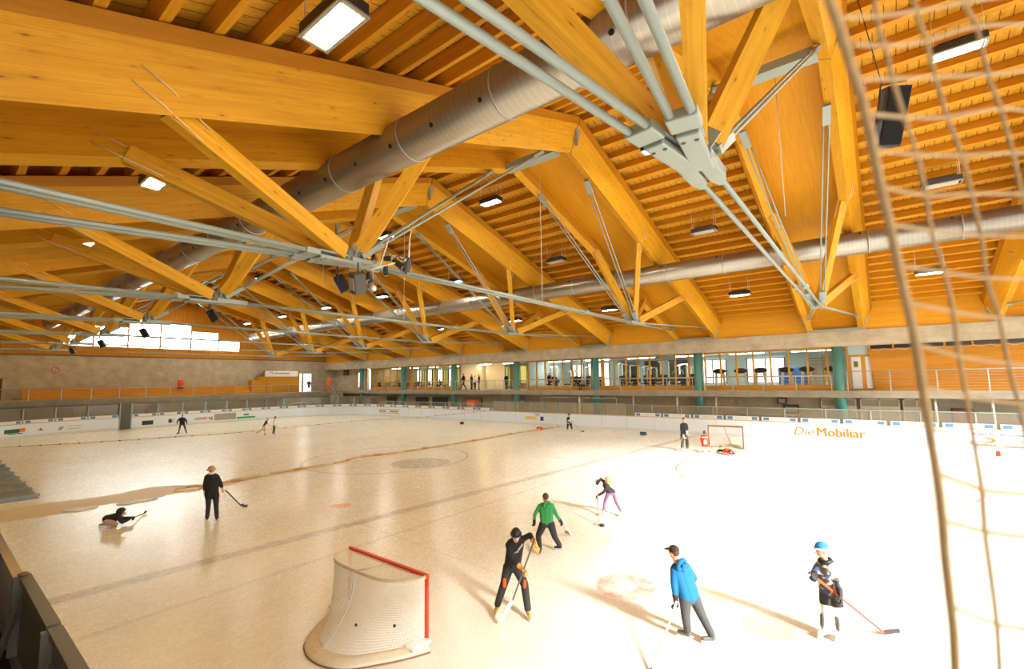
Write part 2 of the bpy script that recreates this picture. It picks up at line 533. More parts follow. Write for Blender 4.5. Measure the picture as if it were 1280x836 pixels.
text_mesh('sponsor_lettering', 'Mobiliar', M_ORP, bd_far, V((a.x, YF-0.003, 0.33))-fl, EX, EZ, 0.54, width=b.x-a.x-0.05, bold=0.05)['label'] = 'bold orange word'
# advert at the right end of the far board, on the curve
rp = on_far(1217, 545)
def curve_pt(s):                                           # point on the far right corner, s metres past its start
    a = PI/2-s/RC
    return V((XR-RC+RC*math.cos(a), YF-RC+RC*math.sin(a), 0)), V((math.sin(a), -math.cos(a), 0))
def far_plate(name, x0, x1, z0, z1, m, d=0.006):
    return MB().mm((x0, YF-d, z0), (x1, YF+0.004, z1)).build(name, m, bd_far, None) if False else MB().mm((x0-fl.x, YF-d-fl.y, z0), (x1-fl.x, YF+0.004-fl.y, z1)).build(name, m, bd_far)
xa = rp.x
text_mesh('sponsor_lettering', 'Kälte für Kunsteisbahn', M_INK, bd_far, V((xa, YF-0.003, 0.83))-fl, EX, EZ, 0.15, width=2.5)
ov = MB()
for k in range(14):
    a0 = -2.3+k*0.33; a1 = a0+0.34
    w0 = 0.02+0.09*math.sin(PI*k/14); w1 = 0.02+0.09*math.sin(PI*(k+1)/14)
    c = V((xa+0.45-fl.x, YF-0.003-fl.y, 0.58))
    f = lambda a, w: c+V((math.cos(a)*(0.40-w*1.4), 0, math.sin(a)*(0.15-w)))
    g = lambda a: c+V((math.cos(a)*0.40, 0, math.sin(a)*0.15))
    ov.poly([f(a0, w0), g(a0), g(a1), f(a1, w1)], [(0, 1, 2, 3)])
ov.build('sponsor_emblem', M_ORP, bd_far)
text_mesh('sponsor_lettering', 'LEIMA', M_INK, bd_far, V((xa+0.12, YF-0.003, 0.27))-fl, EX, EZ, 0.1, width=0.75)
for z, w, m in ((0.58, 1.4, M_GREYP), (0.47, 1.3, M_GREYP), (0.25, 1.15, M_ORP)):
    mb = MB(); x = xa+1.15
    while x < xa+1.15+w:
        ww = random.uniform(0.05, 0.09); mb.mm((x-fl.x, YF-0.006-fl.y, z), (x+ww-fl.x, YF+0.002-fl.y, z+0.06)); x += ww+0.03
    mb.build('small_print', m, bd_far)
# yellow edged advert and yellow bar advert
x0 = on_far(473, 515).x; x1 = on_far(500, 515).x
far_plate('advert_stripe', x0, x1, 0.80, 0.90, M_YEL); far_plate('advert_stripe', x0, x1, 0.36, 0.46, M_YEL)
mb = MB(); x = x0+0.15
while x < x1-0.3:
    if abs(x-(x0+x1)/2+0.3) > 0.25: mb.mm((x-fl.x, YF-0.006-fl.y, 0.53), (x+0.13-fl.x, YF+0.002-fl.y, 0.74))
    x += 0.24
mb.build('small_print', M_INK, bd_far)
a = on_far(657, 527); b = on_far(671, 529)
far_plate('advert_stripe', a.x, b.x, 0.50, 0.78, M_YEL)
a = on_far(675.5, 527); b = on_far(679.5, 527); far_plate('advert_block', a.x, b.x, 0.42, 0.80, M_NAVY)
text_mesh('sponsor_lettering', 'TRZ', M_INK, bd_far, V((on_far(668, 524).x, YF-0.003, 0.83))-fl, EX, EZ, 0.22, width=0.62)
# pale panel seams of the far board
xx = XL+RC+1
while xx < XR-RR:
    MB().mm((xx-0.012-fl.x, YF-0.004-fl.y, 0.2), (xx+0.012-fl.x, YF+0.002-fl.y, BH)).build('panel_seam', plain('seam_grey', '#b9b6ac', 0.6), bd_far); xx += 2.3

# top strips: white boards with a blue square at either end, on the rail above the boards
def strip(p, d, L, label, group, parent=None):
    t = thing('advert_strip', label, 'advert strip', (p.x, p.y, BH+0.05), group)
    side = V((-d.y, d.x, 0))
    MB().bar(V((0, 0, 0.14)), d*L+V((0, 0, 0.14)), 0.03, 0.26).build('strip_panel', M_WHITE, t)
    for o in (0.10, L-0.44):
        MB().bar(d*o-side*0.016+V((0, 0, 0.14)), d*(o+0.34)-side*0.016+V((0, 0, 0.14)), 0.012, 0.2).build('blue_square', M_BLUE, t)
    if p.x > -20:
        txt = 'Das Erfolg Spass macht !'
        text_mesh('strip_lettering', txt, M_GREYP, t, d*0.62-side*0.016+V((0, 0, 0.07)), d, EZ, 0.14, width=L-1.25)
    return t
xs = -15.6
posts_far = []
k = 0
while xs < XR-RR-2.0:
    posts_far.append(xs-0.08)
    strip(V((xs, YF+0.07, 0)), EX, 2.12, 'white strip with blue ends on top of the far rink board, right half', 'white strips along the right half of the far board')
    xs += 2.3
xs = -49.0
while xs < -32:
    strip(V((xs, YF+0.07, 0)), EX, 2.12, 'white strip with blue ends on the far rink board left of the mesh barrier', 'white strips along the left half of the far board')
    xs += 2.3
def along(P, s):
    for i in range(len(P)-1):
        L = (P[i+1]-P[i]).length
        if s <= L or i == len(P)-2:
            d = (P[i+1]-P[i]).normalized(); return P[i]+d*s, d
        s -= L
def plen(P): return sum((P[i+1]-P[i]).length for i in range(len(P)-1))
# glass screens on the left end boards with posts, and their strips
def screen(p, d, L, h=1.25):
    t = thing('glass_screen', 'clear glass screen between grey posts on the left end boards', 'glass screen', (p.x, p.y, BH+0.05), 'glass screens on the left end boards')
    MB().bar(d*0.06+V((0, 0, h/2)), d*(L-0.1)+V((0, 0, h/2)), 0.015, h).build('pane', M_PERSPEX, t)
    MB().bar(V((0, 0, 0)), V((0, 0, h+0.02)), 0.10, 0.10, d).build('post', M_STEEL, t)
    MB().bar(d*0.07+V((0, 0, h)), d*(L-0.1)+V((0, 0, h)), 0.04, 0.04).build('top_rail', M_STEEL, t)
for P in (end_path, end_path2):
    T = plen(P); n = round(T/2.15); st = T/n
    for i in range(n):
        p, _ = along(P, i*st); q, _ = along(P, min((i+1)*st, T-1e-3))
        d = (q-p); L = d.length; d.normalize()
        side = V((-d.y, d.x, 0))
        dd = -d if False else d
        screen(p+side*0.08, d, L-0.03)
        strip(p+side*0.03+d*0.06, d, L-0.14, 'white strip with blue ends along the foot of the left end glass', 'white strips along the left end boards')
# rink gate in the left end board
g = thing('rink_gate', 'tall dark grey gate leaf in the gap of the left end board', 'gate', (XL-0.06, (GY0+GY1)/2, 0))
hw_ = (GY1-GY0)/2
MB().mm((0, -hw_+0.1, 0.02), (0.06, hw_-0.1, 2.55)).build('gate_leaf', plain('gate_green_grey', '#5d5f50', 0.5), g)
MB().mm((-0.03, hw_-0.1, 0), (0.09, hw_-0.01, 2.6)).build('gate_post', M_STEEL, g)
MB().mm((-0.03, -hw_+0.01, 0), (0.09, -hw_+0.1, 2.6)).build('gate_post', M_STEEL, g)
# adverts on the left end boards
el = V(bd_end.location)
def end_advert(name, px0, px1, py0, py1, m):
    """flat plate on the end boards seen between two image columns"""
    def hit(px):
        best = None
        for P in (end_path, end_path2):
            for i in range(len(P)-1):
                d = ray(px, 520)
                A_, B_ = P[i], P[i+1]; e = B_-A_
                den = d.x*e.y-d.y*e.x
                if abs(den) < 1e-9: continue
                tt = (A_.x*e.y-A_.y*e.x)/den; ss = (A_.x*d.y-A_.y*d.x)/den
                if tt > 0 and -0.02 <= ss <= 1.02:
                    n = V((-e.y, e.x, 0)).normalized()
                    best = A_+e*ss-n*0.006
        return best
    a, b = hit(px0), hit(px1)
    za = lambda p, py: EYE.z+ray((px0 if p is a else px1), py).z*(p.x/ray((px0 if p is a else px1), py).x)
    return a, b
def end_plate(name, px0, px1, z0, z1, m):
    a, b = end_advert(name, px0, px1, 0, 0, m)
    if a is None or b is None: return
    MB().bar(a-el+V((0, 0, (z0+z1)/2)), b-el+V((0, 0, (z0+z1)/2)), 0.012, z1-z0).build(name, m, bd_end)
def end_text(s, px0, px1, z0, h, m, bold=0.0):
    a, b = end_advert('', px0, px1, 0, 0, m)
    if a is None or b is None: return
    d = (b-a); w = d.length; d.normalize()
    text_mesh('sponsor_lettering', s, m, bd_end, a-el+V((0, 0, z0)), d, EZ, h, width=w, bold=bold)
end_plate('advert_block', 7, 26, 0.45, 0.78, M_DGREEN); end_plate('advert_block', 26, 33, 0.5, 0.80, M_ORP)
end_plate('advert_stripe', 12, 30, 0.36, 0.42, M_INK)
end_plate('advert_stripe', 48.5, 55.5, 0.50, 0.56, M_NAVY); end_plate('advert_block', 51, 53, 0.57, 0.68, M_NAVY)
end_plate('advert_stripe', 75, 81, 0.60, 0.66, M_DGREEN); end_plate('advert_stripe', 74.5, 80, 0.50, 0.56, M_DGREEN); end_plate('advert_stripe', 74, 78, 0.40, 0.46, M_DGREEN)
end_plate('advert_stripe', 86, 103, 0.66, 0.70, M_GREYP); end_plate('advert_stripe', 86, 102, 0.42, 0.46, M_GREYP)
end_plate('advert_block', 178, 192, 0.30, 0.72, M_INK)
end_plate('advert_block', 211, 215, 0.36, 0.74, M_INK)
end_text('C', 215.5, 219, 0.38, 0.34, M_REDP, 0.03)
end_text('casutt ag', 243.5, 266, 0.34, 0.42, M_REDP, 0.02)
end_plate('advert_panel', 268, 295, 0.28, 1.0, M_GREYP)
end_plate('advert_stripe', 296, 319, 0.30, 0.50, M_GREEN); end_plate('advert_block', 304.5, 311, 0.62, 0.82, M_GREEN)

# ------------------------------------------------------------------ barrier fence and perspex behind the far board
def fence_bay(x0, L, h, m, label, group, post=True, mid=False):
    t = thing('barrier_fence', label, 'fence', (x0, YF+0.2, 0), group)
    MB().mm((0.03, -0.008, BH+0.02), (L-0.03, 0.008, BH+h-0.03)).build('infill', m, t)
    MB().mm((-0.035, -0.035, 0), (0.035, 0.035, BH+h)).build('post', M_STEEL, t)
    MB().bar((0.04, 0, BH+h), (L-0.04, 0, BH+h), 0.06, 0.05).build('top_rail', M_STEEL, t)
    return t
x = -49.3
while x < -31: fence_bay(x, 2.3, 0.75, M_PERSPEX, 'low clear screen on the far board left of the mesh fence', 'clear screens on the left half of the far board'); x += 2.3
while x < -17.5: fence_bay(x, 1.6, 1.0, M_MESH, 'fine mesh barrier bay on the far board in front of the stairs', 'mesh barrier bays on the far board'); x += 1.6
while x < XR-RR-2.0: fence_bay(x, 2.3, 0.92, M_PERSPEX, 'low clear screen with grey rail on the far board right of the mesh fence', 'clear screens on the right half of the far board'); x += 2.3
for x0, x1 in ((-25.4, -21.3), (-21.0, -17.6)):
    t = thing('handrail', 'pale tubular handrail standing %s behind the mesh fence' % ('further left' if x0 < -25 else 'further right'), 'handrail', (x0, YF+0.9, 0))
    MB().tube([(0, 0, 0), (0, 0, 2.45), (0.1, 0, 2.55), (x1-x0-0.1, 0, 2.55), (x1-x0, 0, 2.45), (x1-x0, 0, 0)], 0.035).build('rail_tube', M_GALV, t)
    MB().bar((0, 0, 1.8), (x1-x0, 0, 1.8), 0.03, 0.03).build('mid_rail', M_GALV, t)

# ------------------------------------------------------------------ roof
LEAN = math.radians(20)
def frame_obj(name, p0, p1, up, build, m, parent, end_y0=None, end_y1=None):
    """mesh in its own frame: local x along p0->p1, local z along up"""
    p0 = V(p0); p1 = V(p1)
    ex = (p1-p0).normalized(); ey = V(up).cross(ex).normalized(); ez = ex.cross(ey)
    rot = Matrix((ex, ey, ez)).transposed()
    L = (p1-p0).length
    mb = MB(); build(mb, L, rot, p0)
    o = mb.build(name, m, parent)
    o.matrix_local = Matrix.Translation(p0) @ rot.to_4x4()
    return o
def cut_bar(y0, y1, z0, z1, Ya, Yb):
    """box section whose two ends are cut to the upright planes Y=Ya and Y=Yb"""
    def f(mb, L, rot, p0):
        ex = rot @ V((1, 0, 0))
        pts = []
        for Yp in (Ya, Yb):
            for a, b in ((y0, z0), (y1, z0), (y1, z1), (y0, z1)):
                w = p0+rot @ V((0, a, b))
                pts.append((((Yp-w.y)/ex.y), a, b))
        mb.poly(pts, [(3, 2, 1, 0), (4, 5, 6, 7), (0, 1, 5, 4), (1, 2, 6, 5), (2, 3, 7, 6), (3, 0, 4, 7)])
    return f
def straight(w, h):
    def f(mb, L, rot, p0): mb.mm((0, -w/2, -h/2), (L, w/2, h/2))
    return f
TRUSS_WORDS = ['reaching in at the right edge of the roof', 'nearest the camera with the big hub at top right', 'second from the camera carrying the stage lamps', 'third from the camera', 'fourth from the camera', 'fifth from the camera', 'sixth from the camera', 'seventh and farthest from the camera']
YNODE, YNODF, ZN = 7.05, 26.1, 7.5
def make_truss():
    t = thing('roof_truss', '', 'roof truss', (0, 0, 0))
    for s in (-1, 1):
        for ya, yb, sl in ((YNF, YRIDGE-0.02, SN), (YRIDGE+0.02, YFF, -SF)):
            p0 = V((s*1.4, ya, zbeam(ya))); p1 = V((s*1.4, yb, zbeam(yb)))
            ex = (p1-p0).normalized()
            up0 = V((1, 0, 0)).cross(ex) if ex.y > 0 else ex.cross(V((1, 0, 0)))
            up0 = (V((0, 0, 1))-ex*ex.z).normalized()
            up = up0*math.cos(LEAN)+V((s, 0, 0))*math.sin(LEAN)
            o = frame_obj('glulam_beam', p0, p1, up, cut_bar(-0.17, 0.17, 0, TH-0.05, ya, yb), W_BEAM, t)
            frame_obj('edge_board', p0, p1, up, cut_bar(-0.19, 0.19, TH-0.32, TH-0.03, ya, yb), W_EDGE, t)
    for ya, yb in ((YNF, YRIDGE), (YRIDGE, YFF)):
        off = 1.0
        p0 = V((0, ya, zbeam(ya)+off)); p1 = V((0, yb, zbeam(yb)+off))
        ex = (p1-p0).normalized(); up = (V((0, 0, 1))-ex*ex.z).normalized()
        frame_obj('soffit_panel', p0, p1, up, cut_bar(-1.62, 1.62, 0, 0.08, ya, yb), W_PANEL, t)
    for yn, din, dout in ((YNODE, 1.9, -4.6), (YNODF, -2.1, 4.9)):
        for s in (-1, 1):
            for dy in (din, dout):
                a = V((s*0.10, yn+(0.12 if dy > 0 else -0.12), ZN+0.10))
                b = V((s*1.35, yn+dy, zbeam(yn+dy)+0.15))
                d = (b-a).normalized()
                frame_obj('strut', a+d*0.2, b, V((0, 0, 1)) if abs(d.z) < 0.9 else V((0, 1, 0)), straight(0.26, 0.40), W_STRUT, t)
                sd = d.cross(V((0, 0, 1))).normalized(); u2 = sd.cross(d)
                for face in (-1, 1):
                    for q in (-1, 1):
                        g0 = b-d*0.70+u2*(q*0.15); g0.x = a.x+(b.x-a.x)*((b-d*0.70-a).length/(b-a).length)+face*s*0.135
                        g1 = b+d*0.62+u2*(q*0.15)
                        hz = g1.z-zbeam(g1.y); g1.x = s*(1.4+0.364*hz)+face*s*0.195
                        gm = b+d*0.10+u2*(q*0.15); hm = max(0.02, gm.z-zbeam(gm.y)); gm.x = s*(1.4+0.364*hm)+face*s*0.195
                        MB().tube([g0, gm, g1], 0.016, 4).build('slot_plate', plain('pale_plate', '#e8cb96', 0.5), t)
            # rod pairs up to the ridge
            yr = YRIDGE-1.9 if yn < YRIDGE else YRIDGE+1.8
            a = V((s*0.22, yn+(0.2 if yn < YRIDGE else -0.2), ZN+0.12)); b = V((s*1.3, yr, zbeam(yr)-0.08))
            d = (b-a).normalized(); sd = d.cross(V((0, 0, 1))).normalized()
            r = 0.036 if yn < YRIDGE else 0.03
            for q in (-1, 1): MB().cyl(a+sd*(q*0.085), b+sd*(q*0.085), r, 8).build('ridge_rod', M_STEEL, t)
            MB().bar(b-d*0.65, b+d*0.05, 0.24, 0.12).build('rod_fork', M_STEEL, t)
            MB().bar(a, a+d*0.75, 0.26, 0.14).build('rod_fork', M_STEEL, t)
        # hub
        mb = MB()
        sg = 1 if yn < YRIDGE else -1
        mb.cyl((0, yn, ZN-0.06), (0, yn, ZN+0.34), 0.25, 14, 0.16)
        mb.bar((-0.24, yn+sg*0.12, ZN), (0.24, yn+sg*0.12, ZN), 0.34, 0.16)
        mb.build('hub', M_STEEL, t, bevel=0.015)
        mb = MB()
        for k in range(5):
            a = PI*k/5
            mb.bar((0, yn, ZN+0.05), (0.30*math.cos(a), yn+0.30*math.sin(a)*(1 if yn < 16 else -1), ZN+0.40), 0.03, 0.3)
        mb.build('hub_fin', M_STEEL, t)
    # tie between the two hubs
    for q in (-1, 1):
        MB().cyl((q*0.15, YNODE+0.6, ZN), (q*0.15, YNODF-0.5, ZN), 0.048, 10).build('tie_rod', M_STEEL, t)
        MB().prism([(q*0.15-0.13, YNODE-0.1, ZN-0.09), (q*0.15+0.13, YNODE-0.1, ZN-0.09), (q*0.15+0.13, YNODE+0.75, ZN-0.09), (q*0.15+0.05, YNODE+1.05, ZN-0.09), (q*0.15-0.05, YNODE+1.05, ZN-0.09), (q*0.15-0.13, YNODE+0.75, ZN-0.09)], (0, 0, 0.18)).build('rod_fork', M_STEEL, t, bevel=0.02)
        MB().bar((q*0.15, YNODF-0.8, ZN), (q*0.15, YNODF-0.1, ZN), 0.15, 0.16).build('rod_fork', M_STEEL, t, bevel=0.02)
    mb = MB()
    for q in (-1, 1): mb.bar((q*0.15, 19.8, ZN), (q*0.15, 20.2, ZN), 0.15, 0.13)
    mb.bar((-0.25, 20.0, ZN), (0.25, 20.0, ZN), 0.08, 0.08)
    mb.build('rod_coupler', M_STEEL, t, bevel=0.02)
    for s in (-1, 1):
        a = V((s*0.12, YNODE-0.1, ZN)); b = V((s*1.35, YNF+0.8, zbeam(YNF+0.8)+0.25))
        d = (b-a).normalized(); sd = d.cross(V((0, 0, 1))).normalized()
        for q in (-1, 1): MB().cyl(a+d*1.25+sd*(q*0.125), b+sd*(q*0.125), 0.056, 12).build('tie_rod', M_STEEL, t)
        mb = MB()
        mb.bar(a-d*0.35+V((0, 0, -0.07)), a+d*0.98+V((0, 0, -0.07)), 0.30, 0.10)
        mb.bar(a+d*0.15+V((0, 0, 0.08)), a+d*1.0+V((0, 0, 0.08)), 0.30, 0.06)
        mb.bar(a+d*1.0+V((0, 0, 0.0)), a+d*1.4, 0.40, 0.15)
        mb.build('clamp_plate', M_STEEL, t, bevel=0.025)
        for q in (-1, 1): MB().cyl(a+d*0.80+sd*(q*0.085)+V((0, 0, -0.128)), a+d*0.80+sd*(q*0.085)+V((0, 0, -0.11)), 0.032, 8).build('bolt', M_DARK, t)
        a = V((s*0.12, YNODF+0.1, ZN)); b = V((s*1.35, 36.6, zbeam(36.6)+0.28))
        d = (b-a).normalized(); sd = d.cross(V((0, 0, 1))).normalized()
        for q in (-1, 1): MB().cyl(a+sd*(q*0.07), b+sd*(q*0.07), 0.03, 8).build('tie_rod', M_STEEL, t)
        MB().bar(a, a+d*0.8, 0.22, 0.14).build('rod_fork', M_STEEL, t)
        MB().bar(b-d*0.7, b+d*0.1, 0.26, 0.18).build('rod_fork', M_STEEL, t)
    # steel channel across the ridge and hinge plates
    MB().mm((-1.28, YRIDGE-0.95, zbeam(YRIDGE-0.4)-0.15), (1.28, YRIDGE-0.45, zbeam(YRIDGE-0.4)+0.12)).build('ridge_channel', M_STEEL, t)
    for s in (-1, 1):
        xo = s*(1.4+0.28+0.10)
        z0 = ZRIDGE+0.15
        mb = MB().prism([(xo+s*0.0, YRIDGE-0.12, z0+0.75), (xo, YRIDGE+0.22, z0+0.70), (xo, YRIDGE-0.02, z0)], (s*0.14, 0, 0))
        mb.build('hinge_plate', M_STEEL, t)
    # U bracket at the far foot
    yb = YW-0.08
    mb = MB()
    mb.bar((-1.5, yb, 7.26), (1.5, yb, 7.26), 0.16, 0.16)
    for s in (-1, 1): mb.bar((s*1.5, yb, 7.2), (s*1.86, yb, 8.08), 0.16, 0.16, (0, 1, 0))
    mb.build('foot_bracket', M_STEEL, t)
    return t
proto = make_truss()
for i, k in enumerate(range(-1, 7)):
    o = proto if i == 0 else copy_tree(proto)
    o.location = (X0-PT*k, 0, 0)
    o['label'] = 'timber and steel roof truss ' + TRUSS_WORDS[i]

# roof bays: deck boards with purlins below
def bay_limits(k):
    if k == -1: return (X0+PT+1.7, X0+PT+4.4)
    if k == 7: return (XG+0.1, X0-PT*6-1.7)
    return (X0-PT*k+1.7, X0-PT*(k-1)-1.7)
pm = {}
for k in range(-1, 8):
    xa, xb = bay_limits(k)
    for ya, yb in ((YNF-0.3, YRIDGE), (YRIDGE, YFF+0.3)):
        off = TH+0.02
        p0 = V((0, ya, zbeam(ya)+off+0.30)); p1 = V((0, yb, zbeam(yb)+off+0.30))
        ex = (p1-p0).normalized(); up = (V((0, 0, 1))-ex*ex.z).normalized()
        mb = MB()
        for P in (p0, p1):
            for h in (0, 0.12):
                for x in (xa-2.0, xb+2.0): mb.v.append(V((x, P.y, P.z+h)))
        mb.f += [[0, 1, 5, 4], [2, 6, 7, 3], [0, 2, 3, 1], [4, 5, 7, 6], [0, 4, 6, 2], [1, 3, 7, 5]]; mb.smooth += [False]*6
        ceil = struct(mb.build('ceiling', W_DECK))
        L = abs(yb-ya); n = int(L/0.80)
        for i in range(n):
            y = ya+(i+0.5)*L/n
            key = (round(xb-xa, 3), ya < YRIDGE-1)
            c = V(((xa+xb)/2, y, zbeam(y)+off+0.10))
            if key not in pm:
                def bb(mb, LL, rot, p0): mb.mm((0, -0.09, -0.17), (LL, 0.09, 0.17))
                o = frame_obj('purlin', c-V(((xb-xa)/2+0.2, 0, 0)), c+V(((xb-xa)/2+0.2, 0, 0)), up, bb, W_PURLIN, ceil)
                pm[key] = o
            else:
                o = pm[key].copy(); C.objects.link(o); o.parent = ceil
                o.location = c-V(((xb-xa)/2+0.2, 0, 0))
# timber fascia along the far eave, above the ring beam, and the walls that close the near side
zf = zbeam(YW+0.2)+TH+0.4
struct(MB().mm((XG, YW+0.14, 7.18), (X0+PT+4.4, YW+0.26, zf)).build('trim_2', W_PANEL))
NW = MB()
zt_ = zbeam(YNF)+TH+0.5
NW.mm((XG-0.4, YNF-0.7, 0), (7.0, YNF-0.4, zt_))
struct(NW.build('wall_near', M_CONC2))
# purlin-end bearing strip along the top of that fascia
# ring beam, soffit
struct(MB().mm((XG, YW, 6.15), (26, YW+0.6, 7.18)).build('wall_far_ring_beam', M_CONC))

# ------------------------------------------------------------------ ducts
for y, z, r, lab in ((7.45, 10.45, 0.56, 'large spiral air duct threading the struts on the camera side of the roof'), (26.2, 10.25, 0.52, 'spiral air duct threading the struts on the far slope of the roof')):
    t = thing('air_duct', lab, 'duct', (0, y, z))
    MB().cyl((XG+3, 0, 0), (12.2, 0, 0), r, 28).build('duct_pipe', M_DUCT, t)
    xx = XG+5
    while xx < 12:
        MB().cyl((xx-0.02, 0, 0), (xx+0.02, 0, 0), r+0.02, 28).build('duct_joint', M_GALV, t); xx += 3.06
    xx = -46.0
    while xx < 8:
        mb = MB()
        s = -1
        c = V((xx, s*r*0.86, -r*0.50)) if y < 16 else V((xx, -r*0.75, r*0.66))
        nn = V((0, c.y, c.z)).normalized()
        mb.cyl(c-nn*0.05, c+nn*0.015, 0.055, 10)
        mb.build('duct_nozzle', M_BLACK, t)
        xx += 1.53 if y < 16 else 3.06
# ------------------------------------------------------------------ left gable wall
struct(MB().mm((XG-0.4, YNF-1.5, 0), (XG, YW+8, 7.5)).build('wall_left', M_CONC))
WS = [(8.4, 11.25, 8.5, 9.75), (11.25, 14.2, 8.5, 10.75), (14.2, 17.2, 8.5, 11.75), (17.2, 20.3, 8.5, 11.75), (20.3, 23.35, 8.5, 10.75), (23.35, 25.9, 8.5, 9.75)]
mb = MB()
def rtop(y): return zbeam(y)+TH+0.4
def siding(y0, y1, z0, z1a, z1b):
    mb.prism([(XG-0.25, y0, z0), (XG-0.25, y1, z0), (XG-0.25, y1, z1b), (XG-0.25, y0, z1a)], (0.25, 0, 0))
siding(YNF-1, WS[0][0], 7.5, rtop(YNF-1), rtop(WS[0][0]))
siding(WS[-1][1], YFF+0.3, 7.5, rtop(WS[-1][1]), rtop(YFF))
for y0, y1, z0, z1 in WS:
    siding(y0, y1, 7.5, z0, z0)
    if y0 < YRIDGE < y1:
        siding(y0, YRIDGE, z1, rtop(y0), rtop(YRIDGE)); siding(YRIDGE, y1, z1, rtop(YRIDGE), rtop(y1))
    else: siding(y0, y1, z1, rtop(y0), rtop(y1))
struct(mb.build('wall_left_siding', W_SIDE))
for i, (y0, y1, z0, z1) in enumerate(WS):
    w = struct(MB().mm((XG-0.2, y0+0.05, z0+0.05), (XG-0.18, y1-0.05, z1-0.05)).build('window_%d' % (i+1), M_GLASS))
    m2 = MB()
    for a in (y0, y1-0.07): m2.mm((XG-0.22, a, z0), (XG-0.02, a+0.07, z1))
    zz = z0
    while zz < z1+0.01:
        m2.mm((XG-0.22, y0, min(zz, z1-0.06)), (XG-0.04, y1, min(zz, z1-0.06)+0.06)); zz += 1.0
    m2.build('window_frame', plain('window_frame_timber', '#b87a2c', 0.5), w)
# dark strip painting the shadow gap at the head of the concrete
struct(MB().mm((XG, YNF-1, 7.42), (XG+0.06, YW, 7.56)).build('trim_20', plain('shadow_gap_strip', '#6e5a3c', 0.7)))

# gallery at the left end
struct(MB().mm((XG, YNF, 2.45), (-60.9, YW, 3.0)).build('floor_left_gallery', M_CONC2))
struct(MB().mm((-62.2, YNF, 0), (-62.0, YW, 2.45)).build('wall_left_lower', M_CONC2))
t = thing('bleacher', 'long orange timber bleacher steps along the left gallery', 'bleacher', (-65.0, 6.1, 3.0))
for i in range(4):
    MB().mm((0.55-0.35*i, 0, 0.0 if i == 0 else 0.28*i-0.02), (0.95-0.35*i, 20.6, 0.28*(i+1))).build('plank_step', W_PLANK, t)
t = thing('timber_kiosk', 'tall orange timber panel stand with white sign on the left gallery', 'timber stand', (-65.0, 26.8, 3.0))
MB().mm((-0.6, 2.0, 0), (0.6, 6.5, 3.05)).build('timber_body', W_PLANK, t)
MB().mm((-0.6, 1.05, 0), (0.5, 2.0, 2.2)).build('timber_step', W_PLANK, t)
MB().mm((-0.6, 0.1, 0), (0.5, 1.05, 1.7)).build('timber_step', W_PLANK, t)
s = thing('sign_board', 'white sign board with dark lettering on the orange timber stand', 'sign', (-64.38, 28.5, 5.2))
MB().mm((0, 0, 0), (0.04, 4.45, 0.78)).build('sign_panel', M_WHITE, s)
m2 = MB()
for k in range(12):
    a0 = 0.6+k*PI*0.11; a1 = a0+PI*0.11
    c = V((0.045, 0.85, 0.42)); f = lambda a, r: c+V((0, r*math.cos(a+PI), r*math.sin(a+PI)))
    m2.poly([f(a0+1.6, 0.14), f(a0+1.6, 0.22), f(a1+1.6, 0.22), f(a1+1.6, 0.14)], [(0, 1, 2, 3)])
m2.build('sign_emblem', M_REDP, s)
yy = 1.25
while yy < 3.2:
    ww = random.uniform(0.08, 0.16); MB().mm((0.03, yy, 0.36), (0.046, yy+ww, 0.50)).build('sign_lettering', M_INK, s); yy += ww+0.06
m2 = MB()
m2.mm((0.03, 2.7, 0.17), (0.045, 3.7, 0.21)); m2.build('small_print', M_GREYP, s)
# glazed double door with daylight behind it
for i, (y0, y1) in enumerate(((33.1, 34.35), (34.65, 35.8))):
    w = struct(MB().mm((XG+0.02, y0, 3.05), (XG+0.06, y1, 5.6)).build('window_%d' % (i+8), emit('bright_door_daylight_%d' % i, '#fbfaf4', 1.6)))
    MB().mm((XG+0.05, y0, 4.25), (XG+0.1, y1, 4.33)).build('window_bar', M_STEEL, w)
    f2 = MB()
    for a in (y0-0.07, y1): f2.mm((XG+0.0, a, 3.0), (XG+0.12, a+0.07, 5.7))
    f2.mm((XG, y0-0.07, 5.6), (XG+0.12, y1+0.07, 5.7))
    f2.build('window_frame', M_STEEL, w)
# left gallery railing
def railing(name, label, p0, p1, h, step, wires=3, r=0.025, m=M_GALV, group=None):
    p0 = V(p0); p1 = V(p1); d = p1-p0; L = d.length; d.normalize()
    t = thing(name, label, 'railing', p0, group)
    n = max(1, round(L/step))
    for i in range(n+1):
        q = d*(L*i/n)
        MB().bar(q, q+V((0, 0, h)), 0.05, 0.05, d).build('rail_post', m, t)
    MB().cyl(V((0, 0, h)), d*L+V((0, 0, h)), r, 8).build('top_rail', m, t)
    w = MB()
    for j in range(wires):
        z = h*(j+1)/(wires+1)
        w.cyl(V((0, 0, z)), d*L+V((0, 0, z)), 0.008, 6)
    w.build('rail_wire', m, t)
    return t
railing('gallery_railing', 'thin grey railing along the edge of the left gallery', (-60.95, YNF, 3.0), (-60.95, 36.5, 3.0), 1.05, 2.2)
def at_wall(px, py, x): return atX(px, py, x)
def wall_box(name, label, cat, px0, px1, py0, py1, x, d, m, group=None):
    a = atX(px0, py1, x); b = atX(px1, py0, x)
    t = thing(name, label, cat, (x, a.y, a.z), group)
    return t, b.y-a.y, b.z-a.z
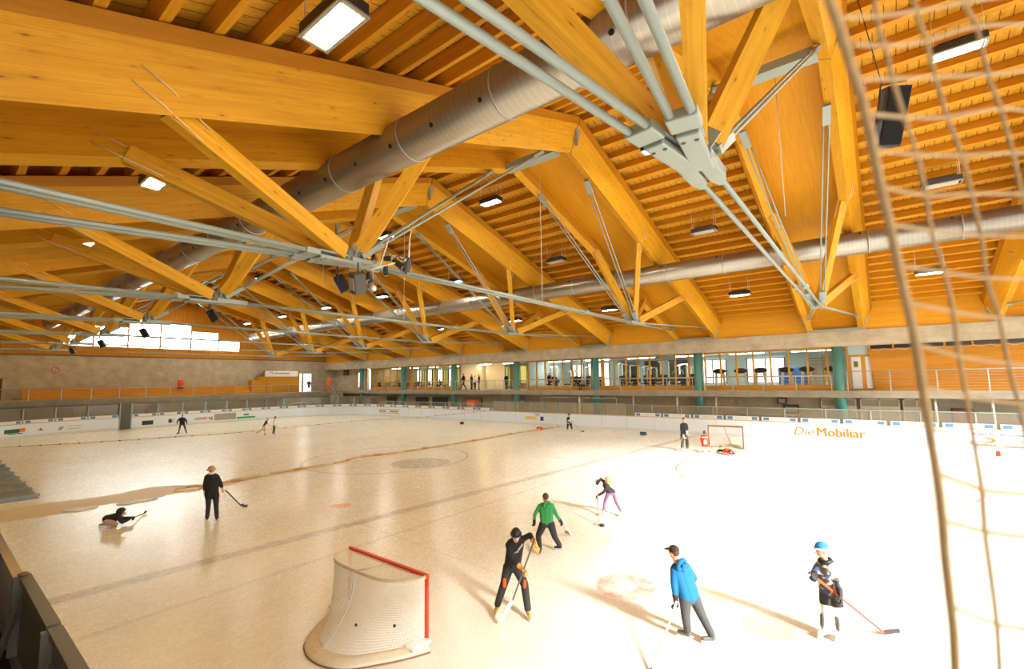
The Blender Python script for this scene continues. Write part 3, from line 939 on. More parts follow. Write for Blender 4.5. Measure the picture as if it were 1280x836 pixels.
def lower_door(px0, px1, top, label):
    a = atX(px0, 520, -62); b = atX(px1, 520, -62)
    t = thing('brown_door', label, 'door', (-62.0, a.y, 0))
    w = b.y-a.y
    MB().mm((0, 0.06, 0.02), (0.06, w-0.06, top)).build('door_leaf', M_DOOR, t)
    f = MB(); f.mm((0, 0, 0), (0.09, 0.06, top+0.06)); f.mm((0, w-0.06, 0), (0.09, w, top+0.06)); f.mm((0, 0, top), (0.09, w, top+0.06))
    f.build('door_frame', M_DARK, t)
    MB().cyl((0.06, w*0.85, 1.0), (0.12, w*0.85, 1.0), 0.03).build('door_handle', M_GALV, t)
lower_door(72, 91, 2.1, 'red-brown door under the left gallery, leftmost of them')
lower_door(181, 194, 2.1, 'red-brown door under the left gallery just right of the dark gate')
lower_door(330, 345, 2.1, 'red-brown door under the left gallery nearest the far corner')
a = atX(0, 500, -65.9); b = atX(10, 500, -65.9)
t = thing('brown_door', 'dark brown door at the far left on the upper gallery', 'door', (XG+0.02, 3.6, 3.0))
MB().mm((0, 0, 0), (0.06, 1.3, 2.1)).build('door_leaf', plain('dark_brown_door', '#5b3a22', 0.6), t)
MB().cyl((0.06, 1.1, 1.0), (0.12, 1.1, 1.0), 0.03).build('door_handle', M_GALV, t)
# square warning sign on the concrete
a = atX(69, 462.5, XG)
t = thing('wall_sign', 'small square sign with a crossed circle on the left concrete wall', 'sign', (XG, a.y, a.z))
MB().mm((0, -0.42, -0.42), (0.04, 0.42, 0.42)).build('sign_panel', plain('faded_sign', '#c9a489', 0.6), t)
m2 = MB(); m2.tube([(0.045, 0.3*math.cos(2*PI*k/16), 0.3*math.sin(2*PI*k/16)) for k in range(16)], 0.035, 6, closed=True)
m2.bar((0.045, -0.2, -0.2), (0.045, 0.2, 0.2), 0.05, 0.05); m2.build('sign_mark', plain('faded_mark', '#8d6a52', 0.6), t)
# orange bin standing on the bleacher
a = atX(225, 489, -64.6)
t = thing('orange_bin', 'orange bin with dark base on the left gallery bleacher', 'bin', (-64.4, a.y, 3.84))
MB().tube([(0, 0, 0.12), (0, 0, 0.9), (0, 0, 1.0)], [0.3, 0.36, 0.28], 14).build('bin_body', M_ORANGE, t)
MB().cyl((0, 0, 0), (0, 0, 0.13), 0.27, 14).build('bin_base', M_NAVY, t)
# goal stored behind the left boards
a = atX(364, 506, -60.2)
t = thing('small_goal', 'white rounded goal frame standing behind the left corner boards', 'goal', (-59.9, 31.0, 0))
MB().tube(catmull([(0, -1.25, 0), (0, -1.25, 1.25), (0.0, -0.95, 1.62), (0, 0, 1.68), (0, 0.95, 1.62), (0, 1.25, 1.25), (0, 1.25, 0)], 5), 0.06, 8).build('goal_frame', M_WHITE, t)
MB().tube(catmull([(0, -1.25, 0.05), (-0.8, -0.9, 0.05), (-0.8, 0.9, 0.05), (0, 1.25, 0.05)], 5), 0.05, 8).build('base_frame', M_WHITE, t)

# ------------------------------------------------------------------ far side: gallery and rooms
YG = 39.6                                                # window plane
YLW = 39.35
struct(MB().mm((XG, YLW, 0), (26, YLW+0.2, 2.75)).build('wall_far_lower', M_BLOCK))
struct(MB().mm((XG, YW+0.05, 2.72), (26, 47, 3.18)).build('floor_gallery', M_CONC2))
struct(MB().mm((XG, YG-0.3, 6.3), (26, 47, 6.5)).build('ceiling_gallery', M_CEIL))
struct(MB().mm((XG, YW+0.6, 6.2), (26, YG, 6.32)).build('ceiling_gallery_edge', W_PANEL))
# columns
for k in range(0, 7):
    words = ['nearest, at the right end of the gym windows', 'second from the right', 'third from the right, beside the seated person', 'fourth from the right, right of the open foyer', 'fifth from the right, left of the open foyer', 'sixth from the right', 'leftmost, by the concrete corner']
    t = thing('column', 'round teal column ' + words[k], 'column', (X0-PT*k, YW+0.38, 0))
    MB().cyl((0, 0, 0.1), (0, 0, 6.15), 0.33, 20).build('column_shaft', M_TEAL, t)
    MB().cyl((0, 0, 0), (0, 0, 0.12), 0.38, 20).build('column_base', M_DARK, t)

def glazing(x0, x1, n, idx, sill=0.38):
    z0, z1, zt = 3.18, 6.2, 4.22
    w = struct(MB().mm((x0, YG-0.01, z0+sill), (x1, YG+0.01, z1)).build('window_%d' % idx, M_GLASS))
    f = MB()
    for i in range(n+1):
        x = x0+(x1-x0)*i/n
        f.mm((x-0.062, YG-0.07, z0), (x+0.062, YG+0.07, z1))
    f.mm((x0, YG-0.06, z1-0.1), (x1, YG+0.06, z1)); f.mm((x0, YG-0.055, zt-0.05), (x1, YG+0.055, zt+0.05))
    f.build('window_frame', M_FRAME, w)
    MB().mm((x0, YG-0.05, z0+0.02), (x1, YG+0.05, z0+sill)).build('window_sill_panel', M_FRAME, w)
c = lambda k: X0-PT*k
glazing(c(1)+0.2, c(0)+0.5, 8, 21)
glazing(c(2)+0.2, c(1)+0.0, 8, 22)
glazing(c(3)+0.65, c(2)+0.0, 8, 23)
glazing(c(5)+0.3, c(4)-0.25, 6, 24)
glazing(c(6)+0.5, c(5)+0.1, 6, 25)
# room shells
struct(MB().mm((c(6)-4, 46.8, 3.1), (26, 47.0, 6.4)).build('wall_back', M_PALEBLUE))
def partition(x, m=M_PALEBLUE, y0=YG): struct(MB().mm((x-0.08, y0, 3.18), (x+0.08, 46.9, 6.32)).build('wall_partition', m))
partition(c(3)+0.5); partition(0.05); partition(c(4)-0.1, M_CEIL); partition(c(6)+0.35, M_CONC)
# bright windows in the back walls (daylight outside)
M_DAY = emit('daylight_window', '#f4f6f2', 1.5)
M_TREE = emit('garden_view', '#8a8f4c', 0.8)
wi = 30
def back_window(x0, x1, z0=3.6, z1=5.9, m=M_DAY):
    global wi
    w = struct(MB().mm((x0, 46.72, z0), (x1, 46.78, z1)).build('window_%d' % wi, m)); wi += 1
    f = MB()
    for x in (x0, (x0+x1)/2, x1): f.mm((x-0.05, 46.66, z0), (x+0.05, 46.76, z1))
    f.mm((x0, 46.66, z1-0.08), (x1, 46.76, z1)); f.mm((x0, 46.66, z0), (x1, 46.76, z0+0.08))
    f.build('window_frame', plain('brown_frame', '#7a4a22', 0.6), w)
for x0, x1 in ((-9.2, -6.2), (-13.4, -11.0)): back_window(x0, x1)
for x0, x1 in ((-27.8, -26.2), (-25.6, -23.0)): back_window(x0, x1, 3.4, 6.0)
M_MIRROR = plain('dark_mirror', '#4d5752', 0.15)
for x0, x1 in ((-21.5, -19.6), (-18.9, -17.1), (-16.4, -14.4), (-30.6, -29.4)): back_window(x0, x1, 3.5, 6.0, M_MIRROR)
for i in range(8):
    x0 = c(6)+2+i*2.3
    back_window(x0, x0+1.0, 3.4, 6.0, M_DAY); back_window(x0+1.2, x0+2.1, 3.4, 6.0, M_TREE)
# room lamps: lit ceiling strips added to brighten those rooms
M_TUBE = emit('lit_tube', '#fff8ea', 26.0)
M_TUBEW = emit('lit_tube_warm', '#ffdca0', 22.0)
for i, x in enumerate([-3.8, -8.4, -13.0, -17.6, -22.3, -26.9]):
    t = thing('added_ceiling_light', 'long white ceiling light added to brighten the glazed gym', 'light', (x, 42.6, 6.15), 'added ceiling lights in the gym')
    MB().mm((-1.4, -0.16, 0), (1.4, 0.16, 0.14)).build('light_housing', M_WHITE, t)
    MB().mm((-1.3, -0.13, -0.03), (1.3, 0.13, 0)).build('light_tube', M_TUBE, t)
for i in range(5):
    t = thing('added_ceiling_light', 'warm ceiling light added to brighten the restaurant at the left', 'light', (c(6)+2+i*4.0, 42.8, 6.15), 'added ceiling lights in the restaurant')
    MB().mm((-0.9, -0.16, 0), (0.9, 0.16, 0.14)).build('light_housing', M_WHITE, t)
    MB().mm((-0.8, -0.13, -0.03), (0.8, 0.13, 0)).build('light_tube', M_TUBEW, t)
for x in (-33.0, -36.6):
    t = thing('added_ceiling_light', 'ceiling light added to brighten the open foyer', 'light', (x, 41.6, 6.15), 'added ceiling lights in the foyer')
    MB().mm((-0.9, -0.16, 0), (0.9, 0.16, 0.14)).build('light_housing', M_WHITE, t)
    MB().mm((-0.8, -0.13, -0.03), (0.8, 0.13, 0)).build('light_tube', M_TUBEW, t)
# foyer: white wall on the left, glazed front further right
struct(MB().mm((c(4)+0.3, 43.6, 3.18), (c(4)+3.3, 43.8, 6.3)).build('wall_foyer_white', M_CEIL))
struct(MB().mm((c(4)+3.3, 44.6, 3.18), (c(3)+0.4, 44.8, 6.3)).build('wall_foyer_back', M_CONC2))
for x0, x1, m in ((c(4)+5.0, c(4)+6.0, M_TREE), (c(4)+6.8, c(4)+7.5, M_DAY), (c(4)+8.3, c(4)+9.0, M_DAY)):
    w = struct(MB().mm((x0, 44.52, 3.9), (x1, 44.58, 5.9)).build('window_%d' % wi, m)); wi += 1
    f = MB(); [f.mm((x-0.08, 44.44, 3.2), (x+0.08, 44.56, 6.2)) for x in (x0, x1)]
    f.mm((x0, 44.44, 4.05), (x1, 44.56, 4.15)); f.build('window_frame', plain('pale_timber', '#d9b27a', 0.6), w)
# right: door and orange boarded wall with a row of high windows
dr = struct(MB().mm((-1.35, YG-0.04, 3.2), (-0.05, YG+0.02, 5.6)).build('door_1', M_FRAME))
MB().mm((-1.25, YG-0.07, 3.28), (-0.72, YG-0.04, 5.45)).build('door_leaf', M_WHITE, dr)
MB().mm((-1.12, YG-0.09, 4.75), (-0.88, YG-0.07, 5.15)).build('door_window', plain('olive_glass', '#7d7a1e', 0.3), dr)
MB().mm((-0.48, YG-0.06, 3.3), (-0.18, YG-0.03, 5.45)).build('door_side_light', M_WHITE, dr)
struct(MB().mm((-1.5, YG-0.05, 5.6), (0.0, YG+0.05, 6.2)).build('trim_21', M_PALEBLUE))
struct(MB().prism([(-0.05, YG-0.25, 3.1), (26, YG-0.25, 3.1), (26, YG-0.25, 5.95), (-0.28, YG-0.25, 5.95)], (0, 0.2, 0)).build('wall_right_boarding', W_WALL))
hw = struct(MB().mm((-0.2, YG-0.1, 5.95), (26, YG-0.08, 6.3)).build('window_70', plain('dark_high_glass', '#3c4038', 0.2)))
f = MB(); xx = -0.2
while xx < 26: f.mm((xx-0.05, YG-0.2, 5.95), (xx+0.05, YG-0.1, 6.3)); xx += 1.25
f.build('window_frame', M_FRAME, hw)
# drooping cable garland along the top of the boarding
P = []
xx = -0.1
while xx < 12: P += [(xx, YG-0.285, 5.93), (xx+0.35, YG-0.285, 5.84)]; xx += 0.7
t = tag(MB().tube(catmull(P, 4), 0.02, 6).build('cable_garland', M_CABLE), 'white cable hanging in small loops along the top of the orange boarded wall', 'cable')
# balcony railings, bay by bay
for k in range(0, 3):
    railing('balcony_railing', 'pale steel railing in front of the gym windows, ' + ['right bay by the cardio machines', 'middle bay', 'left bay with the seated person'][k], (c(k+1)+0.45, YW+0.15, 3.18), (c(k)-0.45, YW+0.15, 3.18), 1.0, 2.2, 3, 0.028)
railing('balcony_railing', 'pale steel railing in front of the orange boarded wall at right', (c(0)+0.45, YW+0.15, 3.18), (14, YW+0.15, 3.18), 1.28, 2.25, 7, 0.03)
railing('balcony_railing', 'steel railing in front of the open foyer', (c(4)+0.4, YW+0.15, 3.18), (c(3)-0.4, YW+0.15, 3.18), 1.05, 1.2, 3, 0.028)
railing('balcony_railing', 'steel railing in front of the restaurant windows', (c(6)+0.4, YW+0.15, 3.18), (c(4)-0.4, YW+0.15, 3.18), 1.0, 1.5, 3, 0.022)
# left of the leftmost column: concrete wall with a framed door
struct(MB().mm((XG, YG-0.1, 3.0), (c(6)-0.6, YG+0.1, 6.25)).build('wall_far_corner', M_CONC))
dr = struct(MB().mm((c(6)-2.6, YG-0.16, 3.18), (c(6)-0.8, YG-0.1, 5.9)).build('door_2', M_FRAME))
for x in (-2.3, -1.55): MB().mm((c(6)+x, YG-0.19, 3.6), (c(6)+x+0.55, YG-0.15, 5.6)).build('door_glass', M_DAY, dr)
# gym interior ------------------------------------------------------
def treadmill(x, y, label):
    t = thing('exercise_machine', label, 'exercise machine', (x, y, 3.18), 'cardio machines behind the right gym windows')
    MB().mm((-0.4, 0, 0), (0.4, 1.7, 0.22)).build('running_deck', M_GREYP, t, bevel=0.03)
    m2 = MB()
    for s in (-1, 1): m2.bar((s*0.36, 0.25, 0.2), (s*0.26, 0.05, 1.4), 0.17, 0.12)
    m2.build('upright', M_WHITE, t)
    m2 = MB(); m2.ball((0, 0.02, 1.52), (0.52, 0.2, 0.22), 12, 8); m2.build('console', plain('console_brown', '#3a2a20', 0.4), t)
    m2 = MB(); m2.tube([(-0.36, 0.05, 1.2), (-0.36, 0.55, 1.15)], 0.035); m2.tube([(0.36, 0.05, 1.2), (0.36, 0.55, 1.15)], 0.035); m2.build('handle', M_BLACK, t)
for x in (-10.1, -8.5, -7.1, -5.3, -4.0, -2.4):
    treadmill(x, 40.6, 'white exercise machine with dark rounded console behind the right gym windows')
def weights(x, y, var, rz=0.0):
    t = thing('weight_machine', 'white framed weight machine with black pads in the gym', 'exercise machine', (x, y, 3.18), 'weight machines in the gym')
    t.rotation_euler.z = rz
    m2 = MB()
    h = 2.0+0.25*(var % 3)
    for s in (-1, 1):
        m2.bar((s*0.45, 0.6, 0), (s*0.45, 0.6, h), 0.12, 0.12, (0, 1, 0)); m2.bar((s*0.45, -0.6, 0.06), (s*0.45, 0.6, 0.06), 0.09, 0.1)
    m2.bar((-0.45, 0.6, h), (0.45, 0.6, h), 0.1, 0.1); m2.bar((0, 0.6, h), (0, -0.2, h-0.15*(var % 2)), 0.09, 0.09)
    m2.bar((0, -0.55, 0.45), (0, 0.6, 0.9), 0.08, 0.08)
    m2.build('machine_frame', M_WHITE, t)
    MB().mm((-0.25, 0.45, 0.15), (0.25, 0.7, 1.3)).build('weight_stack', M_DARK, t)
    MB().mm((-0.24, -0.6, 0.45), (0.24, 0.0, 0.58)).build('seat_pad', M_BLACK, t, bevel=0.04)
    m2 = MB(); m2.bar((0, 0.12, 0.6), (0, 0.3, 1.35), 0.42, 0.1, (0, 1, 0)); m2.build('back_pad', M_BLACK, t, bevel=0.03)
    if var % 2:
        m2 = MB(); m2.tube(catmull([(-0.7, -0.15, 1.35), (-0.4, -0.1, 1.7), (0, 0, 1.75), (0.4, -0.1, 1.7), (0.7, -0.15, 1.35)], 4), 0.03); m2.build('lever', M_STEEL, t)
    m2 = MB(); m2.cyl((0.5, 0.3, 0.9), (0.62, 0.3, 0.9), 0.22, 14); m2.build('weight_disc', M_BLACK, t)
i = 0
for x, y in ((-12.3, 41.2), (-14.0, 42.4), (-15.2, 40.9), (-16.6, 42.0), (-17.9, 41.0), (-19.2, 42.6), (-21.4, 41.3), (-22.8, 42.4), (-24.2, 41.2), (-25.6, 42.6), (-27.1, 41.5), (-28.2, 43.0), (-13.2, 44.8), (-18.4, 44.9), (-23.6, 44.8), (-26.4, 45.0)):
    weights(x, y, i, random.choice((0, PI, 0.5*PI, -0.4))); i += 1
def gym_ball(x, y, z, r, m, lab):
    tag(MB().ball((0, 0, 0), r, 18, 12).build('gym_mat', m), lab, 'mat')
t = thing('gym_mat', 'blue folded mat leaning on the back wall behind the right gym windows', 'mat', (-5.2, 43.6, 3.18))
MB().mm((-1.1, 0, 0.35), (1.1, 0.3, 1.75)).build('mat_body', plain('blue_mat', '#2f62b0', 0.6), t, bevel=0.08)
MB().mm((-0.9, -0.05, 0), (0.9, 0.35, 0.36)).build('mat_rack', M_STEEL, t)
t = thing('water_cooler', 'light blue water bottle dispenser behind the left gym windows', 'water cooler', (-21.9, 40.4, 3.18))
MB().mm((-0.18, -0.18, 0), (0.18, 0.18, 0.55)).build('cooler_body', M_WHITE, t, bevel=0.02)
MB().tube([(0, 0, 0.55), (0, 0, 0.65), (0, 0, 1.02), (0, 0, 1.06)], [0.07, 0.2, 0.2, 0.12], 14).build('water_bottle', plain('cyan_bottle', '#3f9fd8', 0.3), t)
t = thing('wall_bars', 'wooden wall bars on the gym back wall behind the right windows', 'wall bars', (-3.4, 46.4, 3.18))
for s in (-1, 0, 1): MB().mm((s*1.1-0.05, 0, 0), (s*1.1+0.05, 0.2, 2.7)).build('bar_upright', M_FRAME, t)
for j in range(12): MB().cyl((-1.1, 0.06, 0.2+j*0.21), (1.1, 0.06, 0.2+j*0.21), 0.025, 8).build('rung', M_FRAME, t)
# restaurant tables and chairs
tb = None
for i, x in enumerate([c(6)+1.7+2.15*j for j in range(8)]):
    if tb is None:
        tb = thing('dining_table', 'small restaurant table behind the left gallery windows', 'table', (x, 40.8, 3.18), 'restaurant tables behind the left windows')
        MB().mm((-0.5, -0.4, 0.72), (0.5, 0.4, 0.76)).build('tabletop', M_FRAME, tb)
        for sx in (-1, 1):
            for sy in (-1, 1): MB().cyl((sx*0.42, sy*0.32, 0), (sx*0.42, sy*0.32, 0.72), 0.025, 8).build('leg', M_DARK, tb)
    else:
        o = copy_tree(tb); o.location = (x, 40.8, 3.18)
ch = None
for i, x in enumerate([c(6)+1.7+2.15*j for j in range(8)]):
    for s in (-1, 1):
        if ch is None:
            ch = thing('dining_chair', 'dark wooden restaurant chair behind the left gallery windows', 'chair', (x+s*0.85, 40.8, 3.18), 'restaurant chairs behind the left windows')
            MB().mm((-0.2, -0.2, 0.42), (0.2, 0.2, 0.46)).build('seat', M_DOOR, ch)
            MB().mm((-0.2, -0.2, 0.5), (-0.16, 0.2, 0.95)).build('backrest', M_DOOR, ch)
            for sx in (-1, 1):
                for sy in (-1, 1): MB().cyl((sx*0.17, sy*0.17, 0), (sx*0.17, sy*0.17, 0.42), 0.02, 6).build('leg', M_DARK, ch)
        else:
            o = copy_tree(ch); o.location = (x+s*0.85, 40.8, 3.18); o.rotation_euler.z = 0 if s < 0 else PI
# below the balcony: doors, frames, heater, props
def far_door(px0, px1, z1, m, label, y=39.35, z0=0.0, name='service_door'):
    a = atY(px0, 515, y); b = atY(px1, 515, y)
    t = thing(name, label, 'door', (a.x, y, z0)); w = b.x-a.x
    MB().mm((0.06, -0.07, 0.02), (w-0.06, 0, z1-z0-0.06)).build('door_leaf', m, t)
    f = MB(); f.mm((0, -0.1, 0), (0.06, 0, z1-z0)); f.mm((w-0.06, -0.1, 0), (w, 0, z1-z0)); f.mm((0, -0.1, z1-z0-0.06), (w, 0, z1-z0))
    f.build('door_frame', M_DARK, t)
    MB().cyl((w*0.85, -0.12, 1.0-z0), (w*0.85, -0.05, 1.0-z0), 0.03).build('door_handle', M_GALV, t)
    return t, w
struct(MB().mm((-8.6, YLW-0.15, 0), (-3.2, YLW, 2.72)).build('wall_far_plaster', M_CONC))
t, w = far_door(980, 999, 2.15, plain('dark_green_door', '#4a4c42', 0.5), 'dark door with a pale transom right of the slatted bench under the balcony', YLW-0.15)
MB().mm((0.1, -0.09, 1.65), (w-0.1, -0.07, 2.0)).build('door_transom', M_GREYP, t)
far_door(1189, 1217, 2.1, plain('rust_door', '#9a4c1c', 0.6), 'rust-brown door below the balcony seen through the hanging net', YLW-0.15)
struct(MB().mm((2.7, YLW-0.15, 0), (26, YLW, 2.72)).build('wall_far_plaster_right', M_CONC2))
t = thing('slatted_bench', 'grey bench rail with wooden uprights left of the dark door under the balcony', 'bench', (-8.4, YLW-0.45, 0))
MB().mm((0, -0.15, 1.35), (4.0, 0.2, 1.5)).build('bench_top', M_GREYP, t)
for j in range(11): MB().mm((0.12+j*0.37, -0.05, 0), (0.22+j*0.37, 0.05, 1.35)).build('bench_upright', plain('bench_upright_wood', '#b58f66', 0.6), t)
for i, (x0, x1) in enumerate(((-3.15, -1.15), (-0.95, 1.1), (1.25, 2.6))):
    t = thing('cabinet_front', 'pale framed cupboard front under the balcony, ' + ['left of the nearest column', 'right of the nearest column', 'third from the left behind the net rope'][i], 'cupboard', (x0, YLW-0.32, 0))
    MB().mm((0.05, 0, 0.05), (x1-x0-0.05, 0.3, 2.6)).build('cupboard_body', plain('beige_panel_%d' % i, '#b8a888', 0.7), t)
    f = MB(); w = x1-x0
    for a in (0, w/2-0.04, w-0.08): f.mm((a, -0.05, 0), (a+0.08, 0.02, 2.65))
    f.mm((0, -0.05, 2.57), (w, 0.02, 2.65)); f.mm((0, -0.06, 1.95), (w, 0.02, 2.15)); f.build('cupboard_frame', plain('pale_frame', '#d9d0bb', 0.6), t)
t = thing('wall_lamp', 'small dark box lamp under the balcony left of the dark door', 'lamp', (-5.5, YLW-0.36, 2.2))
MB().mm((-0.3, -0.12, 0), (0.3, 0.18, 0.45)).build('lamp_box', M_DARK, t, bevel=0.03)
MB().mm((-0.2, -0.14, 0.08), (0.2, -0.12, 0.37)).build('lamp_glass', M_GREYP, t)
for i, x in enumerate((-22.0, -16.7, -12.9, -9.9, 2.75, 5.2)):
    t = thing('steel_prop', 'slim pale steel post under the balcony, %s from the left' % ['first', 'second', 'third', 'fourth', 'fifth', 'sixth'][i], 'post', (x, YW+0.3, 0))
    MB().cyl((0, 0, 0), (0, 0, 2.72), 0.07, 10).build('post_shaft', plain('pale_post', '#d3c9b2', 0.6), t)
    MB().mm((-0.14, -0.14, 0), (0.14, 0.14, 0.03)).build('base_plate', M_STEEL, t)
# recesses under the foyer and restaurant
for i, (px0, px1, lab) in enumerate(((484, 497, 'dark recessed doorway under the restaurant, leftmost'), (520, 536, 'dark recessed opening under the restaurant, right one'), (541, 560, 'dark shutter under the left end of the foyer'), (583, 603, 'grey roller shutter under the foyer'))):
    far_door(px0, px1, 2.3, M_DARK if i < 3 else M_GREYP, lab, YLW, 0.0, 'shutter_door')
far_door(464, 471, 2.0, M_DOOR, 'red-brown door under the restaurant by the left corner', YLW)
# stairs below the foyer
t = thing('staircase', 'pale concrete stair block below the right end of the foyer', 'staircase', (-34.5, 38.6, 0))
MB().mm((0, 0.3, 0), (4.6, 2.0, 2.7)).build('stair_core', M_CONC, t)
m2 = MB()
for j in range(8): m2.mm((4.6+j*0.3, 0.3, 0), (4.9+j*0.3, 2.0, 2.7-0.3*(j+1)))
m2.build('stair_flight', M_CONC, t)
m2 = MB(); m2.tube([(4.4, 0.3, 3.7), (7.0, 0.3, 1.3)], 0.03); m2.tube([(4.4, 0.3, 2.7), (4.4, 0.3, 3.7)], 0.03); m2.tube([(7.0, 0.3, 0.3), (7.0, 0.3, 1.3)], 0.03); m2.build('stair_rail', M_GALV, t)
# orange tank / bin with white marks behind the far board
a = atY(589, 515, 37.2)
t = thing('orange_cabinet', 'orange cabinet with white marks standing behind the far board below the foyer', 'cabinet', (a.x-0.55, 37.0, 0))
MB().mm((0, 0, 0.1), (1.3, 0.6, 2.1)).build('cabinet_body', M_ORANGE, t, bevel=0.06)
m2 = MB()
for x in (0.32, 0.85): m2.tube([(x+0.13*math.cos(2*PI*k/12), -0.01, 1.55+0.22*math.sin(2*PI*k/12)) for k in range(12)], 0.045, 6, closed=True)
m2.build('white_mark', M_WHITE, t); MB().mm((0.1, 0.1, 0), (1.2, 0.5, 0.1)).build('cabinet_plinth', M_DARK, t)
# orange lifebuoy-like post at the corner
a = atX(406, 478, -63.0)
t = thing('orange_post_pad', 'orange padded post on the left gallery by the far corner', 'post pad', (-61.6, 36.2, 3.0))
MB().cyl((0, 0, 0), (0, 0, 2.0), 0.1, 10).build('post_core', M_GALV, t); MB().cyl((0, 0, 0.35), (0, 0, 1.9), 0.3, 12).build('pad', M_ORANGE, t, bevel=0.03)
t = thing('wall_speaker', 'grey square speaker box on the corner wall above the orange padded post', 'speaker', (-62.4, 39.2, 5.3))
MB().mm((-0.55, 0, 0), (0.55, 0.3, 1.0)).build('speaker_box', M_RUB, t, bevel=0.03); MB().mm((-0.45, -0.02, 0.1), (0.45, 0, 0.9)).build('speaker_grille', M_DARK, t)
# stairs at the far left corner
t = thing('staircase', 'grey stair flight rising behind the left corner boards', 'staircase', (-60.6, 35.6, 0))
m2 = MB()
for j in range(9): m2.mm((j*0.35, 0.2, 0), (j*0.35+0.35, 1.8, 2.9-0.32*j))
m2.build('stair_flight', M_CONC2, t)
m2 = MB(); m2.tube([(0, 0.2, 3.9), (3.1, 0.2, 1.2), (3.1, 0.2, 0.2)], 0.035); m2.tube([(0, 0.2, 2.9), (0, 0.2, 3.9)], 0.035); m2.build('stair_rail', M_GALV, t)
# ------------------------------------------------------------------ hanging lamps
M_LAMP = emit('lamp_glass_warm', '#ffdd92', 36.0)
M_LAMPN = emit('lamp_glass_neutral', '#fffbec', 80.0)
M_LAMPOFF = plain('lamp_glass_off', '#d6d2c6', 0.25)
ORD = ['first', 'second', 'third', 'fourth', 'fifth', 'sixth', 'seventh', 'eighth', 'ninth']
def high_bay(x, y, lit, label, first=[None, None, None]):
    z = zbeam(y)+TH-1.0
    t = thing('hanging_lamp', label, 'lamp', (x, y, z))
    kind_ = 0 if not lit else (1 if y < 12 else 2)
    src = first[kind_]
    if src is None:
        m2 = MB()
        m2.mm((-0.62, -0.26, 0.0), (0.62, 0.26, 0.22)); m2.mm((-0.46, -0.18, 0.22), (0.46, 0.18, 0.30))
        m2.build('lamp_housing', M_DARK, t, bevel=0.02)
        MB().mm((-0.5, -0.2, -0.03), (0.5, 0.2, 0.0)).build('lamp_glass', (M_LAMPOFF, M_LAMP, M_LAMPN)[kind_], t)
        f = MB()
        for s in (-1, 1): f.mm((s*0.6-0.03, -0.27, -0.035), (s*0.6+0.03, 0.27, 0.0)); f.mm((-0.62, s*0.235-0.03, -0.035), (0.62, s*0.235+0.03, 0.0))
        f.build('lamp_rim', M_GALV, t)
        for sx in (-1, 1):
            for sy in (-1, 1): MB().cyl((sx*0.55, sy*0.2, 0.2), (sx*0.55, sy*0.2, 1.4), 0.01, 6).build('hanger_wire', M_CABLE, t)
        first[kind_] = t
    else:
        for chd in src.children:
            o = chd.copy(); C.objects.link(o); o.parent = t
YL = [3.75, 10.2, 18.4, 24.85, 32.3]
YW_ = ['lowest row on the camera side', 'upper row on the camera side', 'row just past the ridge', 'middle row of the far slope', 'lowest row by the far wall']
for b in range(0, 8):
    xb = X0+PT*0.5-PT*b
    for j, y in enumerate(YL):
        if b == 0 and j < 2: continue
        lit = not ((b, j) in ((2, 3), (1, 3), (0, 3)))
        high_bay(xb, y, lit, '%s hanging lamp in the %s roof bay, %s' % ('lit' if lit else 'unlit', ORD[b], YW_[j]))

# ------------------------------------------------------------------ speakers on the trusses
def wedge(name, label, loc, rz, size=1.0, tilt=0.5):
    t = thing(name, label, 'speaker', loc)
    t.rotation_euler = (0, 0, rz)
    rot = Quaternion((1, 0, 0), tilt)
    m2 = MB(); pts = []
    w, h, d = 0.28*size, 0.75*size, 0.42*size
    for z in (-h, 0):
        for a, b in ((-w*0.75, -d/2), (w*0.75, -d/2), (w, d/2), (-w, d/2)): pts.append(rot @ V((a, b, z)))
    m2.poly(pts, [(3, 2, 1, 0), (4, 5, 6, 7), (0, 1, 5, 4), (1, 2, 6, 5), (2, 3, 7, 6), (3, 0, 4, 7)])
    m2.build('speaker_cabinet', M_BLACK, t, bevel=0.02)
    m2 = MB(); pts = [rot @ V(p) for p in ((-w*0.85, d/2+0.005, -h*0.95), (w*0.85, d/2+0.005, -h*0.95), (w*0.85, d/2+0.005, -h*0.05), (-w*0.85, d/2+0.005, -h*0.05))]
    m2.prism(pts, rot @ V((0, 0.01, 0))); m2.build('speaker_grille', M_DARK, t)
    m2 = MB(); m2.tube([(-w-0.04, 0, -h*0.4), (-w-0.04, 0, 0.14), (w+0.04, 0, 0.14), (w+0.04, 0, -h*0.4)], 0.018); m2.bar((0, 0, 0.14), (0, 0, 0.34), 0.05, 0.05); m2.bar((0, 0, 0.33), (0.36, 0.27, 0.33), 0.05, 0.05)
    m2.build('speaker_bracket', M_DARK, t)
for k in range(1, 6):
    wedge('loudspeaker', 'black wedge loudspeaker hung under the camera-side hub of the %s truss' % ['', 'second', 'third', 'fourth', 'fifth', 'sixth'][k], (X0-PT*k-0.45, YNODE-0.1, ZN-0.36), -0.5, 0.62, 0.5)
